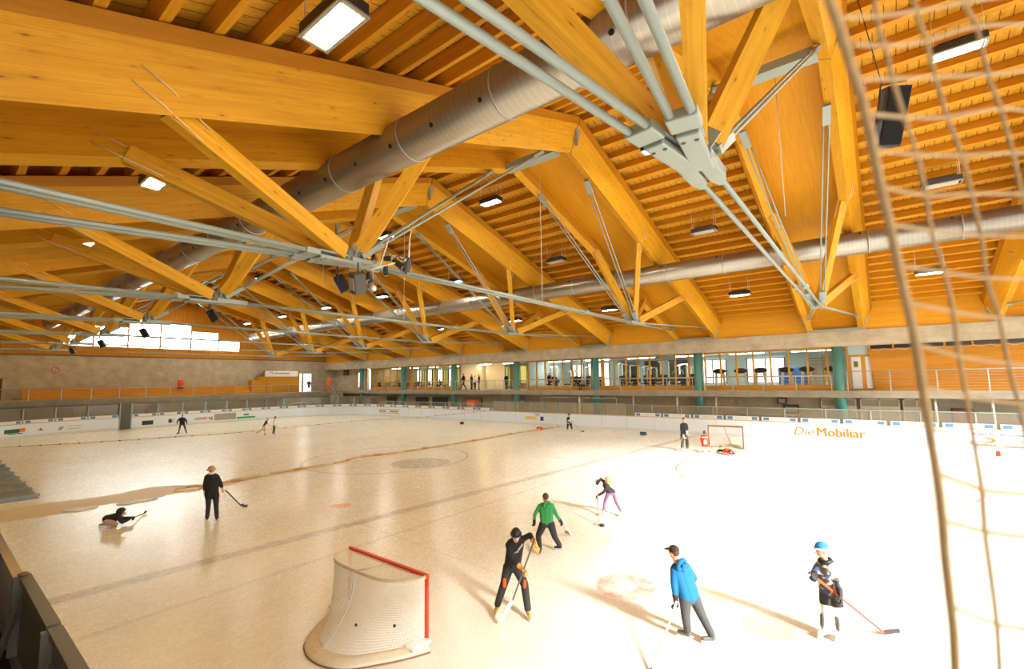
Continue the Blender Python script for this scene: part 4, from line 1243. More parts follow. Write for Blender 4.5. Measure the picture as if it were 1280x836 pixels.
# big speaker seen through the hanging net
p = atD(1113, 147, 11.0)
t = thing('loudspeaker', 'tall black loudspeaker hanging on a thin chain behind the net', 'speaker', p)
t.rotation_euler = (0, 0, yaw*0+0.45)
rot = Quaternion((1, 0, 0), 0.35) @ Quaternion((0, 1, 0), 0.08)
def rbox(mb, a, b):
    pts = []
    for z in (a[2], b[2]):
        for x, y in ((a[0], a[1]), (b[0], a[1]), (b[0], b[1]), (a[0], b[1])): pts.append(rot @ V((x, y, z)))
    mb.poly(pts, [(3, 2, 1, 0), (4, 5, 6, 7), (0, 1, 5, 4), (1, 2, 6, 5), (2, 3, 7, 6), (3, 0, 4, 7)]); return mb
rbox(MB(), (-0.24, -0.2, -0.66), (0.24, 0.2, 0.66)).build('speaker_cabinet', M_BLACK, t, bevel=0.02)
rbox(MB(), (-0.21, -0.225, -0.62), (0.21, -0.2, 0.62)).build('speaker_grille', plain('speaker_cloth', '#0c0c0c', 0.9), t)
m2 = MB(); m2.tube([rot @ V(q) for q in ((-0.28, 0, -0.1), (-0.33, 0, 0.72), (0.2, 0, 0.78))], 0.02); m2.build('speaker_bracket', M_DARK, t)
zt = zbeam(p.y)+TH
MB().cyl(rot @ V((-0.3, 0, 0.72)), V((-0.42, 0.3, zt-p.z+0.1)), 0.012, 6).build('hanging_chain', M_DARK, t)

# ------------------------------------------------------------------ stage lamp rig at the second truss
xr = X0-PT*1
R0 = V((xr, YNODE, ZN))
def rp(px, py, dep): return atD(px, py, dep)
dep = 12.6
t = thing('lamp_rig', 'white tube frame of a lamp rig hung beside the hub of the second truss', 'lamp rig', R0+V((0.5, 1.5, 0)))
L0 = V(t.location)
pts = {n: rp(px, py, d)-L0 for n, px, py, d in (('a', 467.5, 314.5, 13.4), ('b', 511, 324, 12.6), ('c', 461, 337.5, 11.9), ('d', 453, 330, 12.5), ('e', 474, 333.5, 12.2), ('h1', 484, 305, 13), ('h2', 475, 333, 12.3), ('u1', 512, 300, 12.8))}
m2 = MB()
for a, b in (('a', 'b'), ('b', 'c'), ('d', 'e'), ('h1', 'h2'), ('u1', 'b')): m2.cyl(pts[a], pts[b], 0.022, 8)
top = pts['u1']+V((0.02, 0.05, 0.3)); m2.cyl(pts['u1'], top, 0.012, 8); m2.cyl(pts['h1'], pts['h1']+V((0.02, 0.05, 0.2)), 0.012, 8)
m2.build('rig_tube', M_WHITE, t)
def spot(px, py, d, aim, s, label, m=M_DARK):
    p = rp(px, py, d); s *= 0.58
    t = thing('stage_lamp', label, 'stage lamp', p)
    aim = V(aim).normalized()
    MB().tube([-aim*0.26*s, -aim*0.05*s, aim*0.22*s, aim*0.26*s], [0.07*s, 0.12*s, 0.13*s, 0.15*s], 12).build('lamp_can', m, t)
    MB().cyl(aim*0.262*s, aim*0.275*s, 0.12*s, 12).build('lamp_lens', M_GALV, t)
    sd = aim.cross(V((0, 0, 1))).normalized()
    MB().tube([sd*0.16*s, sd*0.16*s+V((0, 0, 0.22*s)), V((0, 0, 0.30*s)), -sd*0.16*s+V((0, 0, 0.22*s)), -sd*0.16*s], 0.018*s, 6).build('lamp_yoke', M_DARK, t)
spot(467, 321, 13.2, (0.3, -0.3, -0.5), 0.8, 'round grey stage lamp at the left end of the rig')
spot(469, 325, 13.0, (0.3, -0.4, -0.4), 0.75, 'rust-tinted stage lamp just below the round grey one', plain('rust_lamp', '#9a4a28', 0.5))
spot(483.5, 323, 12.6, (1, 0.5, -0.1), 1.0, 'horizontal tube stage lamp in the middle of the rig')
spot(498, 330, 12.4, (0.6, 0.2, -0.5), 1.3, 'dark stage lamp left in the cluster at the rig tip')
spot(504, 334, 12.4, (0.5, 0.4, -0.5), 1.3, 'dark stage lamp in the middle of the cluster at the rig tip')
spot(510, 331, 12.3, (-0.3, 0.1, -0.6), 1.2, 'grey stage lamp right in the cluster at the rig tip', M_RUB)
spot(482, 338, 12.2, (0.0, 0.2, -1), 0.9, 'small dark stage lamp below the middle of the rig')
spot(456, 346, 11.8, (0.5, 0.1, -0.7), 1.1, 'dark stage lamp beneath the tie rod next to the grey box')
spot(462, 347, 11.8, (0.2, 0.2, -0.9), 1.0, 'second dark stage lamp beneath the tie rod right of the grey box')
p = rp(447, 354, 11.5)
t = thing('projector_box', 'grey boxy projector housing hung under the hub of the second truss', 'projector', p)
rot = Quaternion((0, 1, 0), 0.35) @ Quaternion((1, 0, 0), 0.3)
rbox(MB(), (-0.15, -0.16, -0.26), (0.15, 0.16, 0.26)).build('box_body', M_RUB, t, bevel=0.03)
rbox(MB(), (-0.11, -0.18, -0.15), (0.11, -0.16, 0.15)).build('box_front', M_GREYP, t)
MB().cyl((0, 0, 0.2), (0.0, 0, 0.52), 0.02, 6).build('box_hanger', M_DARK, t)
p = rp(466, 360, 11.8)
t = thing('mirror_ball', 'small pale mirror ball hung beside the grey projector box', 'mirror ball', p)
MB().ball((0, 0, 0), 0.10, 16, 10).build('ball', plain('pale_mirror', '#d9dbd6', 0.15, 0.6), t); MB().cyl((0, 0, 0.09), (0, 0, 0.55), 0.01, 6).build('ball_hanger', M_CABLE, t)

# thin cables hanging from the roof
for i, (px, py0, py1, y) in enumerate(((674, 192, 378, 17.0), (506, 250, 405, 17.5), (968, 88, 272, 17.2), (405, 300, 352, 15.0))):
    a = atY(px, py0, y); b = atY(px+5 if i != 1 else px, py1, y)
    zt = zbeam(a.y)+TH if i != 2 else a.z
    o = MB().cyl((a.x, a.y, max(a.z, zbeam(a.y)+0.9)), (a.x, a.y, b.z), 0.014, 6).build('hanging_cable', M_CABLE)
    tag(o, 'thin white cable hanging from the ridge ' + ['at the second truss, right of the lamp rig', 'just right of the lamp rig', 'at the nearest truss by its big hub', 'left of the second truss hub'][i], 'cable')

# ------------------------------------------------------------------ dividers on the ice
rnd = random.Random(3)
P = [(-22.3, 6.6), (-22.2, 7.4), (-22.2, 8.4), (-22.4, 10.05), (-22.5, 12.2), (-22.6, 14.2), (-23.2, 15.4), (-22.75, 17), (-22.55, 19.1), (-22.5, 22), (-22.5, 25), (-22.7, 28), (-22.8, 30.6), (-22.6, 33.5), (-22.6, 35.6)]
pp = catmull([(x, y, 0.05) for x, y in P], 8)
t = thing('divider_rope', 'long tan rope divider lying across the ice between the two halves', 'divider', (-22.5, 7, 0))
MB().tube([q-V((-22.5, 7, 0)) for q in pp], [0.055+0.02*rnd.random() for _ in pp], 8).build('rope', M_ROPE, t)
for i in range(6, len(pp)-2, 6):
    d = (pp[i+1]-pp[i]).normalized(); c0 = pp[i]-V((-22.5, 7, 0))
    MB().tube([c0-d*0.28, c0-d*0.2, c0+d*0.2, c0+d*0.28], [0.04, 0.085, 0.085, 0.04], 10).build('float_sleeve', plain('sleeve_tan', '#bf935a', 0.8) if i % 4 else M_OFFW, t)
# broad wet slush ridge in the near part
m2 = MB(); n = 46; rows = []
for i in range(n+1):
    y = 1.7+(8.6-1.7)*i/n
    xa = -23.9+0.22*math.sin(y*1.7)+0.12*rnd.uniform(-1, 1)+max(0, (y-6.2))*0.55
    xb = -21.85+0.16*math.sin(y*2.3+1)+0.14*rnd.uniform(-1, 1)-max(0, (y-7.2))*0.05
    rows.append((y, xa, max(xb, xa+0.25)))
m = 6
pts = []
for y, xa, xb in rows:
    for j in range(m+1):
        f = j/m
        pts.append((xa+(xb-xa)*f, y, 0.004+0.035*math.sin(PI*f)*(0.7+0.3*math.sin(y*5+j))))
f = []
for i in range(n):
    for j in range(m):
        a = i*(m+1)+j; f.append((a, a+1, a+m+2, a+m+1))
m2.poly(pts, f, True)
tag(m2.build('slush_ridge', plain('wet_tan_slush', '#d2b684', 0.5, 0, 0.08, 2)), 'broad tan strip of wet slush across the ice behind the kneeling player', 'slush')
for i, (px, py, r) in enumerate(((100, 636, 0.30), (114, 634, 0.12), (157, 629, 0.17), (172, 626, 0.3), (187, 624, 0.16), (226, 613, 0.16), (95, 638, 0.14), (238, 611, 0.2))):
    c0 = atZ(px, py, 0.02)
    o = MB().ball((0, 0, 0), (r*1.6, r*0.7, 0.05), 12, 6).build('snow_lump', plain('snow_white', '#efece6', 0.8)); o.location = c0; o.rotation_euler.z = 1.2
    tag(o, 'small white snow lump on the tan slush strip', 'snow', 'snow lumps on the slush strip')
# knotted line across the far third of the ice
P = [atZ(0, 560), atZ(57, 557), atZ(120, 553.5), atZ(200, 548), atZ(300, 541), atZ(370, 534), atZ(440, 527.3)]
P = [V((q.x, q.y, 0.06)) for q in P]+[V((-39.5, 33.5, 0.35)), V((-34.5, 35.4, 0.85)), V((-30.6, 35.98, 1.2))]
pp = catmull(P, 10)
t = thing('knotted_line', 'thin line with dark knots strung across the far third of the ice', 'line', (pp[0].x, pp[0].y, 0))
o0 = V(t.location)
MB().tube([q-o0 for q in pp], 0.022, 6).build('line_cord', M_ROPE, t)
acc = 0
for i in range(1, len(pp)):
    acc += (pp[i]-pp[i-1]).length
    if acc > 0.95:
        acc = 0
        MB().ball(pp[i]-o0, (0.075, 0.075, 0.05), 8, 6).build('knot', plain('knot_brown', '#8f7a58', 0.8), t)

# ------------------------------------------------------------------ goals
def lattice(fn, nu, nv, r, mb, us=None):
    for i in range(nu+1):
        mb.tube([fn(i/nu, j/nv) for j in range(nv+1)], r, 4, caps=False)
    for j in range(nv+1):
        mb.tube([fn(i/nu, j/nv) for i in range(nu+1)], r, 4, caps=False)
def rail_arc(pts, n=30):
    """even parameter along a smooth curve"""
    P = catmull(pts, 12); acc = [0]
    for i in range(1, len(P)): acc.append(acc[-1]+(P[i]-P[i-1]).length)
    def f(u):
        s = u*acc[-1]
        for i in range(1, len(P)):
            if s <= acc[i]+1e-9:
                k = (s-acc[i-1])/max(1e-9, acc[i]-acc[i-1]); return P[i-1].lerp(P[i], k)
        return P[-1]
    return f
M_NET = plain('white_netting', '#f0eadb', 0.8, 0, 0.04)
def make_goal(label, loc, W, H, rz, pipe, cell, near):
    t = thing('ice_hockey_goal', label, 'goal', loc); t.rotation_euler.z = rz
    # local: posts at x=+-W/2, y=0; opening faces +y, net bulges to -y
    MB().bar((-W/2-0.03, 0, H), (W/2+0.03, 0, H), 0.075, 0.075).build('crossbar', pipe, t, bevel=0.015)
    for s in (-1, 1): MB().cyl((s*W/2, 0, 0), (s*W/2, 0, H), 0.035, 10).build('goal_post', pipe, t)
    hw = W/2
    q = hw/1.08
    topc = rail_arc([(-hw, 0, H), (-1.03*q, -0.28, H), (-0.70*q, -0.52, H), (0, -0.56, H), (0.66*q, -0.50, H), (1.02*q, -0.24, H), (hw, 0, H)])
    botc = rail_arc([(-hw, 0, 0.07), (-0.93*q, -0.32, 0.07), (-0.74*q, -0.62, 0.07), (-0.44*q, -0.99, 0.07), (0, -1.12, 0.07), (0.44*q, -0.99, 0.07), (0.74*q, -0.62, 0.07), (0.93*q, -0.32, 0.07), (hw, 0, 0.07)])
    MB().tube([topc(i/30) for i in range(31)], 0.026, 8).build('top_frame', M_OFFW, t)
    # padded skirt round the base
    m2 = MB(); out = []
    N = 36
    for i in range(N+1):
        p = botc(i/N); q = botc(min(1, (i+0.5)/N))-botc(max(0, (i-0.5)/N)); q.normalize()
        nrm = V((q.y, -q.x, 0))
        nrm = nrm if nrm.y < 0.3 or True else -nrm
        c = V((p.x, p.y, 0)); out.append((c, nrm))
    sec = [(-0.05, 0.0), (-0.05, 0.09), (0.08, 0.11), (0.19, 0.06), (0.19, 0.0)]
    pts = []
    for c, nrm in out:
        for a, z in sec: pts.append(c+nrm*a+V((0, 0, z)))
    f = []
    ns = len(sec)
    for i in range(N):
        for j in range(ns):
            j2 = (j+1) % ns
            f.append((i*ns+j, i*ns+j2, (i+1)*ns+j2, (i+1)*ns+j))
    f += [tuple(range(ns)), tuple(range(N*ns, N*ns+ns))]
    m2.poly(pts, f)
    m2.build('base_padding', M_OFFW, t, bevel=0.02)
    # lower rim line of the padding
    MB().tube([c+nrm*0.192+V((0, 0, 0.012)) for c, nrm in out], 0.012, 6).build('base_pipe', plain('rust_rim', '#8a5a36', 0.6), t)
    for s in (-1, 1):
        m2 = MB(); p = V((s*(hw+0.02), -0.02, 0))
        m2.mm((p.x-0.12, p.y-0.34, 0.09), (p.x+0.10, p.y+0.03, 0.15)); m2.build('corner_pad', M_WHITE, t, bevel=0.03)
    def back(u, v):
        a = topc(u); b = botc(u); k = v**2.3
        return V((a.x+(b.x-a.x)*k, a.y+(b.y-a.y)*k, a.z+(b.z-a.z)*v))
    def topnet(u, v):
        a = topc(u); b = V((a.x*0.98, 0, H)); sag = -0.05*math.sin(PI*v)*math.sin(PI*u)
        return a.lerp(b, v)+V((0, 0, sag))
    nu = int(W*2.1/cell); nv = int(H*1.15/cell)
    m2 = MB(); lattice(back, nu, nv, 0.0065 if near else 0.006, m2); m2.build('back_net', M_NET, t)
    m2 = MB(); lattice(topnet, nu//2, int(0.6/cell), 0.0065 if near else 0.006, m2); m2.build('top_net', M_NET, t)
    # stanchion from the bar back and lacing strips
    if near:
        MB().tube([V((0.1, 0, H)), V((0.0, -0.35, H-0.01)), V((-0.1, -0.6, H))], 0.014, 8).build('centre_bar', M_OFFW, t)
        m2 = MB()
        for q in (-0.018, 0.018): m2.tube([back(0.5+q*0.3-0.02, j/16)+V((q, -0.02, 0)) for j in range(17)], 0.011, 6)
        m2.build('net_seam', M_WHITE, t)
        m2 = MB()
        for i in range(60): m2.tube([topc(i/60)+V((0, 0, 0.03)), topc((i+0.5)/60)+V((0, 0, -0.05))], 0.007, 5)
        m2.build('lacing', M_WHITE, t)
    else:
        m2 = MB(); m2.tube([V((0.05, 0, H)), V((0.02, -0.6, H*0.5)), V((0, -1.15, 0.1))], 0.035, 8); m2.build('centre_bar', M_OFFW, t)
        m2 = MB(); m2.tube([(-hw, 0, 0.05), (-hw*0.5, -0.35, 0.05), (0, -1.2, 0.05), (hw*0.5, -0.35, 0.05), (hw, 0, 0.05)], 0.05, 8); m2.build('base_bar', M_OFFW, t)
    return t
near_goal = make_goal('near goal with red frame and white net, seen from behind', (-7.02, 5.27, 0), 2.16, 1.07, 0.0, M_RED, 0.042, True)
make_goal('far goal with rusty brown frame in front of the orange lettering', (-7.33, 29.97, 0), 1.93, 1.27, PI, plain('rust_red_frame', '#96603c', 0.5), 0.09, False)
# small black dots seen in the near net
for i, (px, py) in enumerate(((445, 781), (493, 782))):
    o = MB().ball((0, 0, 0), 0.022, 10, 8).build('net_dot', M_BLACK, near_goal); o['label'] = 'small black dot'
    o.location = atY(px, py, [4.47, 4.42][i])-near_goal.location

# ------------------------------------------------------------------ near left edge: board shields, canopy, dark stand
for i, (xa, xb) in enumerate(((-8.05, -6.15), (-6.08, -4.3))):
    t = thing('shield_panel', 'grey framed shield panel on the near left board, %s one' % ['farther', 'nearer'][i], 'shield', (xa, 0.92, 1.15))
    w = xb-xa
    MB().mm((0.06, -0.02, 0.02), (w-0.02, 0.02, 0.82)).build('panel_sheet', plain('smoky_sheet', '#57503f', 0.35), t)
    MB().mm((w-0.04, -0.05, 0), (w, 0.05, 0.84)).build('panel_post', plain('pale_alu', '#6d685b', 0.5, 0.3), t); m2 = MB(); m2.mm((0, -0.10, 0), (0.08, 0.05, 0.86)); m2.build('panel_post', plain('pale_alu', '#6d685b', 0.5, 0.3), t)
    m2 = MB(); m2.mm((0, -0.05, 0.8), (w, 0.05, 0.87)); m2.build('panel_top_rail', plain('pale_alu', '#6d685b'), t)
    if i == 0: MB().ball((0.05, -0.02, 0.885), (0.05, 0.05, 0.025), 10, 6).build('post_cap', plain('cap_brown', '#7a5a3c', 0.6), t)
    MB().bar((0.18, -0.2, 0.0), (0.42, -0.07, 0.7), 0.04, 0.05).build('panel_brace', plain('pale_alu', '#6d685b'), t)
t = thing('bench_canopy', 'grey ribbed canopy sheet jutting in at the left edge', 'canopy', (-13.3, 0.2, 2.0))
MB().mm((-14, -1.2, 0), (0, 1.42, 0.05)).build('canopy_sheet', plain('canopy_grey', '#7d745f', 0.5), t)
for j in range(14): MB().mm((-0.06-j*1.0, -1.2, 0.05), (0.0-j*1.0, 1.44, 0.09)).build('canopy_rib', plain('canopy_rib_blue', '#6f8088', 0.4), t)
for j in range(4):
    MB().cyl((-1.6-j*3.5, -1.0, -2.0), (-1.6-j*3.5, -1.0, 0), 0.05).build('canopy_post', M_DARK, t)
t = thing('spectator_barrier', 'dark steel barrier frame behind the near left board', 'barrier', (-14, 0.55, 0))
m2 = MB()
for j in range(9): m2.bar((j*1.1, 0, 0), (j*1.1, 0, 1.05), 0.08, 0.08)
m2.bar((0, 0, 0.5), (8.8, 0, 0.5), 0.06, 0.08); m2.bar((0, 0, 1.03), (8.8, 0, 1.03), 0.06, 0.08)
m2.build('barrier_frame', M_BLACK, t)
MB().mm((0, -0.45, 0), (9.5, -0.42, 0.95)).build('barrier_sheet', M_BLACK, t)
struct(MB().mm((-40, -4, -0.02), (-3, 1.25, 0.01)).build('floor_near_walk', plain('dark_rubber_floor', '#2a2723', 0.9)))

# ------------------------------------------------------------------ hanging rope net close to the camera
ND = 0.62
def npt(px, py): return atD(px, py, ND+(px-1130)*0.0006)
edge = [(1030, -25), (1037, 0), (1053, 45), (1063, 80), (1075, 115), (1088, 170), (1100, 230), (1114, 290), (1127, 350), (1143, 420), (1151, 470), (1163, 545), (1172, 600), (1178, 650), (1181, 690), (1187, 745), (1192, 790), (1195, 850)]
L2 = [(1092, -15), (1097, 30), (1108, 66), (1115, 97), (1130, 146), (1146, 193), (1157, 244), (1164, 288), (1180, 340), (1191, 389), (1199, 445), (1208, 496), (1218, 556), (1227, 612), (1231, 664), (1237, 710), (1246, 780), (1250, 850)]
L3 = [(1139, -15), (1145, 15), (1157, 51), (1169, 96), (1184, 146), (1202, 194), (1214, 242), (1226, 294), (1233, 347), (1249, 397), (1260, 454), (1273, 504), (1284, 560), (1292, 618)]
L4 = [(1200, -15), (1205, 3), (1220, 33), (1235, 93), (1250, 135), (1266, 192), (1277, 242), (1292, 296), (1300, 350)]
rowsN = [[(1046, 22), (1095, 20), (1146, 14), (1209, 2), (1300, -10)], [(1065, 55), (1109, 57), (1157, 51), (1220, 33), (1300, 30)], [(1075, 99), (1115, 98), (1169, 96), (1235, 93), (1300, 86)], [(1086, 142), (1130, 146), (1184, 146), (1250, 135), (1300, 142)],
         [(1090, 187), (1145, 193), (1202, 194), (1266, 191), (1300, 192)], [(1101, 233), (1157, 244), (1214, 242), (1277, 242), (1300, 242)], [(1113, 280), (1164, 288), (1226, 294), (1292, 295)], [(1124, 332), (1180, 340), (1233, 347), (1300, 348)],
         [(1134, 378), (1191, 389), (1249, 397), (1300, 400)], [(1145, 430), (1199, 445), (1260, 454), (1300, 460)], [(1153, 483), (1208, 496), (1273, 504), (1300, 507)], [(1164, 535), (1218, 555), (1284, 560), (1310, 562)], [(1172, 591), (1227, 612), (1292, 619)], [(1178, 650), (1231, 664), (1300, 674)], [(1189, 757), (1246, 780), (1300, 788)]]
t = thing('rope_net', 'blurred tan rope net hanging close to the camera at the right', 'net', npt(1110, 250))
o0 = V(t.location)
MB().tube([npt(*q)-o0 for q in [tuple(v)[:2] for v in catmull([(a, b, 0) for a, b in edge], 5)]], 0.0055, 8).build('edge_rope', M_ROPE, t)
for Ls in (L2, L3, L4):
    MB().tube([npt(*q)-o0 for q in [tuple(v)[:2] for v in catmull([(a, b, 0) for a, b in Ls], 4)]], 0.0028, 7).build('net_cord', M_ROPE, t)
for rw in rowsN:
    MB().tube([npt(*q)-o0 for q in [tuple(v)[:2] for v in catmull([(a, b, 0) for a, b in rw], 4)]], 0.0026, 7).build('net_cord', M_ROPE, t)
for rw in rowsN:
    for q in rw[1:4]: MB().ball(npt(*q)-o0, 0.0046, 8, 6).build('net_knot', M_ROPE, t)

# loose things on the ice
def puck(px, py, label): 
    c0 = atZ(px, py, 0.02)
    o = MB().cyl((0, 0, -0.02), (0, 0, 0.03), 0.075, 14).build('puck', M_BLACK); o.location = c0; tag(o, label, 'puck')
puck(752.4, 656.5, 'black puck by the blade of the pink-legged player')
puck(306.5, 632.3, 'black puck at the end of the hat wearer\'s stick')
puck(729, 539.3, 'dark puck by the far wall left of the far goal')
c0 = atZ(804, 543, 0.05)
t = thing('ice_marker', 'small blue-green marker block at the foot of the far board', 'marker', (c0.x, min(c0.y, 35.7), 0))
MB().mm((-0.22, -0.08, 0), (0.22, 0.08, 0.16)).build('block', plain('teal_block', '#2c7f86', 0.5), t); MB().mm((-0.22, -0.08, 0.16), (0.22, 0.08, 0.24)).build('block_top', M_INK, t)
c0 = atZ(674.5, 537, 0.0)
t = thing('ice_marker', 'small orange marker block at the foot of the far board by the rope end', 'marker', (c0.x, min(c0.y, 35.6), 0))
MB().mm((-0.26, -0.12, 0), (0.26, 0.12, 0.2)).build('block', M_ORANGE, t, bevel=0.02); MB().mm((-0.2, -0.08, 0.2), (0.2, 0.08, 0.24)).build('block_top', M_REDP, t)
c0 = atZ(577.5, 531, 0.0)
t = thing('ice_marker', 'small dark marker at the foot of the far board below the foyer', 'marker', (c0.x, min(c0.y, 35.6), 0))
MB().mm((-0.2, -0.08, 0.05), (0.2, 0.08, 0.3)).build('block', M_INK, t, bevel=0.02); MB().mm((-0.14, -0.06, 0), (0.14, 0.06, 0.06)).build('block_foot', M_WHITE, t)
c0 = atZ(1248, 570, 0.0)
t = thing('ice_marker', 'small red marker on the far board edge below the right advert', 'marker', (c0.x, c0.y, 0))
MB().mm((-0.08, -0.08, 0), (0.08, 0.08, 0.26)).build('block', M_RED, t, bevel=0.01); MB().mm((-0.1, -0.1, 0), (0.1, 0.1, 0.03)).build('block_foot', M_ORANGE, t)
# ================================================================== PEOPLE
pending = []
def cap(mb, a, b, ra, rb=None, n=12):
    rb = ra if rb is None else rb
    a = V(a); b = V(b)
    if (b-a).length > 1e-4: mb.tube([a, b], [ra, rb], n)
    mb.ball(a, ra, n, 8); mb.ball(b, rb, n, 8)
def organic(mb, name, m, parent, vox, smooth=4):
    o = mb.build(name, m, parent)
    r = o.modifiers.new('remesh', 'REMESH'); r.mode = 'VOXEL'; r.voxel_size = vox; r.use_smooth_shade = True
    s = o.modifiers.new('smooth', 'SMOOTH'); s.iterations = smooth; s.factor = 0.5
    pending.append(o)
    return o
M_SKIN = plain('skin', '#e0a57f', 0.55, 0, 0.05)
M_EYE = plain('eye_dark', '#2a2320', 0.3)
M_LIP = plain('lips', '#b8705c', 0.5)
M_BLADE = plain('skate_steel', '#dfe3e6', 0.25, 0.8)
def hand_shape(mb, w, dirn, curl, thumb, s):
    """palm, four unequal curled fingers and a side thumb; dirn: from wrist to knuckles, curl: palm side, thumb: thumb side"""
    dirn = V(dirn).normalized(); curl = V(curl); curl = (curl-dirn*curl.dot(dirn)).normalized(); th = dirn.cross(curl)
    if th.dot(V(thumb)) < 0: th = -th
    w = V(w)
    for q in (-0.028, -0.01, 0.01, 0.028): cap(mb, w+th*(q*s*0.7), w+dirn*(0.085*s)+th*(q*s), 0.017*s, 0.014*s, 8)
    for q, L in ((0.03, 0.85), (0.0105, 1.0), (-0.0105, 0.94), (-0.03, 0.75)):
        k = w+dirn*(0.09*s)+th*(q*s)
        k1 = k+dirn*(0.026*s*L)+curl*(0.026*s*L); k2 = k1+curl*(0.028*s*L)-dirn*(0.008*s); k3 = k2-dirn*(0.022*s*L)+curl*(0.004*s)
        cap(mb, k, k1, 0.0105*s, 0.010*s, 8); cap(mb, k1, k2, 0.010*s, 0.0095*s, 8); cap(mb, k2, k3, 0.0095*s, 0.0085*s, 8)
    t0 = w+dirn*(0.025*s)+th*(0.03*s); t1 = t0+th*(0.026*s)+dirn*(0.022*s)+curl*(0.012*s); t2 = t1+dirn*(0.026*s)+curl*(0.016*s)
    cap(mb, t0, t1, 0.0135*s, 0.0115*s, 8); cap(mb, t1, t2, 0.0115*s, 0.0095*s, 8)

def person(label, foot, J, h, face, colors, gear=(), vox=0.014, group=None, side=0.0):
    """J: joints in world space. colors: top, bottom, shoe, hair, glove, hat"""
    base = V((foot[0], foot[1], foot[2] if len(foot) > 2 else 0.0))
    t = thing('person', label, 'person', base, group)
    j = {k: V(v)-base for k, v in J.items()}
    s = h/1.70
    face = V(face).normalized()
    lat = face.cross(V((0, 0, 1))).normalized()          # person's right-hand side
    upv = lat.cross(face).normalized()
    if upv.z < 0: upv = -upv
    hd = j['head']; k = s*(1.12 if h < 1.55 else 1.0)     # children have larger heads
    basis = Matrix((lat, face, upv)).transposed()
    # ---- body: one continuous surface
    b = MB()
    b.ball(hd+upv*0.012*k, (0.074*k, 0.095*k, 0.100*k), 16, 12, basis)
    b.ball(hd+face*0.018*k-upv*0.055*k, (0.056*k, 0.070*k, 0.062*k), 14, 10, basis)
    cap(b, hd+face*0.088*k-upv*0.002*k, hd+face*0.112*k-upv*0.03*k, 0.010*k, 0.015*k, 8)
    for q in (-1, 1): b.ball(hd+lat*(q*0.077*k)-face*0.005*k-upv*0.01*k, (0.013*k, 0.022*k, 0.032*k), 8, 6, basis)
    cap(b, hd-upv*0.07*k-face*0.01*k, j['neck'], 0.050*s, 0.058*s)
    hip = (j['hipL']+j['hipR'])/2; chest = (j['shL']+j['shR'])/2
    cap(b, chest, hip, 0.10*s, 0.09*s)
    cap(b, j['shL'], j['shR'], 0.05*s)
    cap(b, j['neck'], chest, 0.06*s, 0.08*s)
    for q in 'LR':
        cap(b, j['sh'+q], j['el'+q], 0.046*s, 0.036*s); cap(b, j['el'+q], j['ha'+q], 0.036*s, 0.025*s)
        cap(b, j['hip'+q], j['kn'+q], 0.075*s, 0.05*s); cap(b, j['kn'+q], j['an'+q], 0.05*s, 0.032*s)
        cap(b, hip, j['hip'+q], 0.09*s, 0.08*s)
        if 'gloves' not in gear:
            fd = (j['ha'+q]-j['el'+q]).normalized()
            hand_shape(b, j['ha'+q], fd, face*0.6-lat*(0.5 if q == 'R' else -0.5), face, s*1.05)
    organic(b, 'body', M_SKIN, t, vox*0.85, 3)
    e = MB()
    for q in (-1, 1): e.ball(hd+lat*(q*0.030*k)+face*0.090*k+upv*0.012*k, (0.012*k, 0.008*k, 0.008*k), 8, 6, basis)
    e.build('eyes', M_EYE, t)
    e = MB(); e.ball(hd+face*0.086*k-upv*0.062*k, (0.024*k, 0.008*k, 0.008*k), 8, 6, basis); e.build('mouth', M_LIP, t)
    # ---- top
    g = MB()
    pad = colors.get('pad', 1.0)
    tw = 0.118*s*pad
    cap(g, j['shL'], j['shR'], 0.070*s*pad)
    cap(g, chest, hip+V((0, 0, 0.04*s)), 0.125*s*pad, 0.118*s*pad)
    for q in 'LR':
        a = chest.lerp(j['sh'+q], 0.55); c = hip.lerp(j['hip'+q], 0.8)
        cap(g, a, c+V((0, 0, 0.05*s)), tw*0.90, tw*0.90)
        if 'long_top' in gear: cap(g, c, c.lerp(j['kn'+q], 0.22), tw*1.0, tw*1.0)
        cap(g, j['sh'+q], j['el'+q], 0.068*s*pad, 0.056*s*pad)
        if 'short_sleeve' not in gear: cap(g, j['el'+q], j['el'+q].lerp(j['ha'+q], 0.95), 0.056*s*pad, 0.044*s*pad)
    cap(g, j['neck'].lerp(chest, 0.35), chest, 0.068*s, 0.09*s)
    organic(g, 'top', colors['top'], t, vox)
    if 'hood' in gear:
        g = MB(); c = j['neck']-face*0.095*s-upv*0.035*s
        g.tube([c+lat*(math.cos(a)*0.10*s)+upv*(math.sin(a)*0.085*s)-face*(0.03*s*math.sin(a)) for a in [2*PI*i/14 for i in range(14)]], 0.042*s, 8, closed=True)
        cap(g, c-upv*0.07*s-face*0.02*s, c-upv*0.02*s-face*0.035*s, 0.05*s, 0.04*s)
        organic(g, 'hood', colors['top'], t, vox*0.9, 2)
    if 'scarf' in gear:
        g = MB(); c = j['neck']
        g.tube([c+lat*(math.cos(a)*0.085*s)+face*(math.sin(a)*0.085*s)-upv*0.01*s for a in [2*PI*i/14 for i in range(14)]], 0.042*s, 8, closed=True)
        cap(g, c+lat*0.02*s-face*0.09*s-upv*0.02*s, c-lat*0.03*s-face*0.13*s-upv*0.14*s, 0.06*s, 0.05*s)
        organic(g, 'scarf', M_BLACK, t, vox*0.9, 2)
    # ---- trousers
    g = MB(); bg = colors.get('baggy', 1.0)
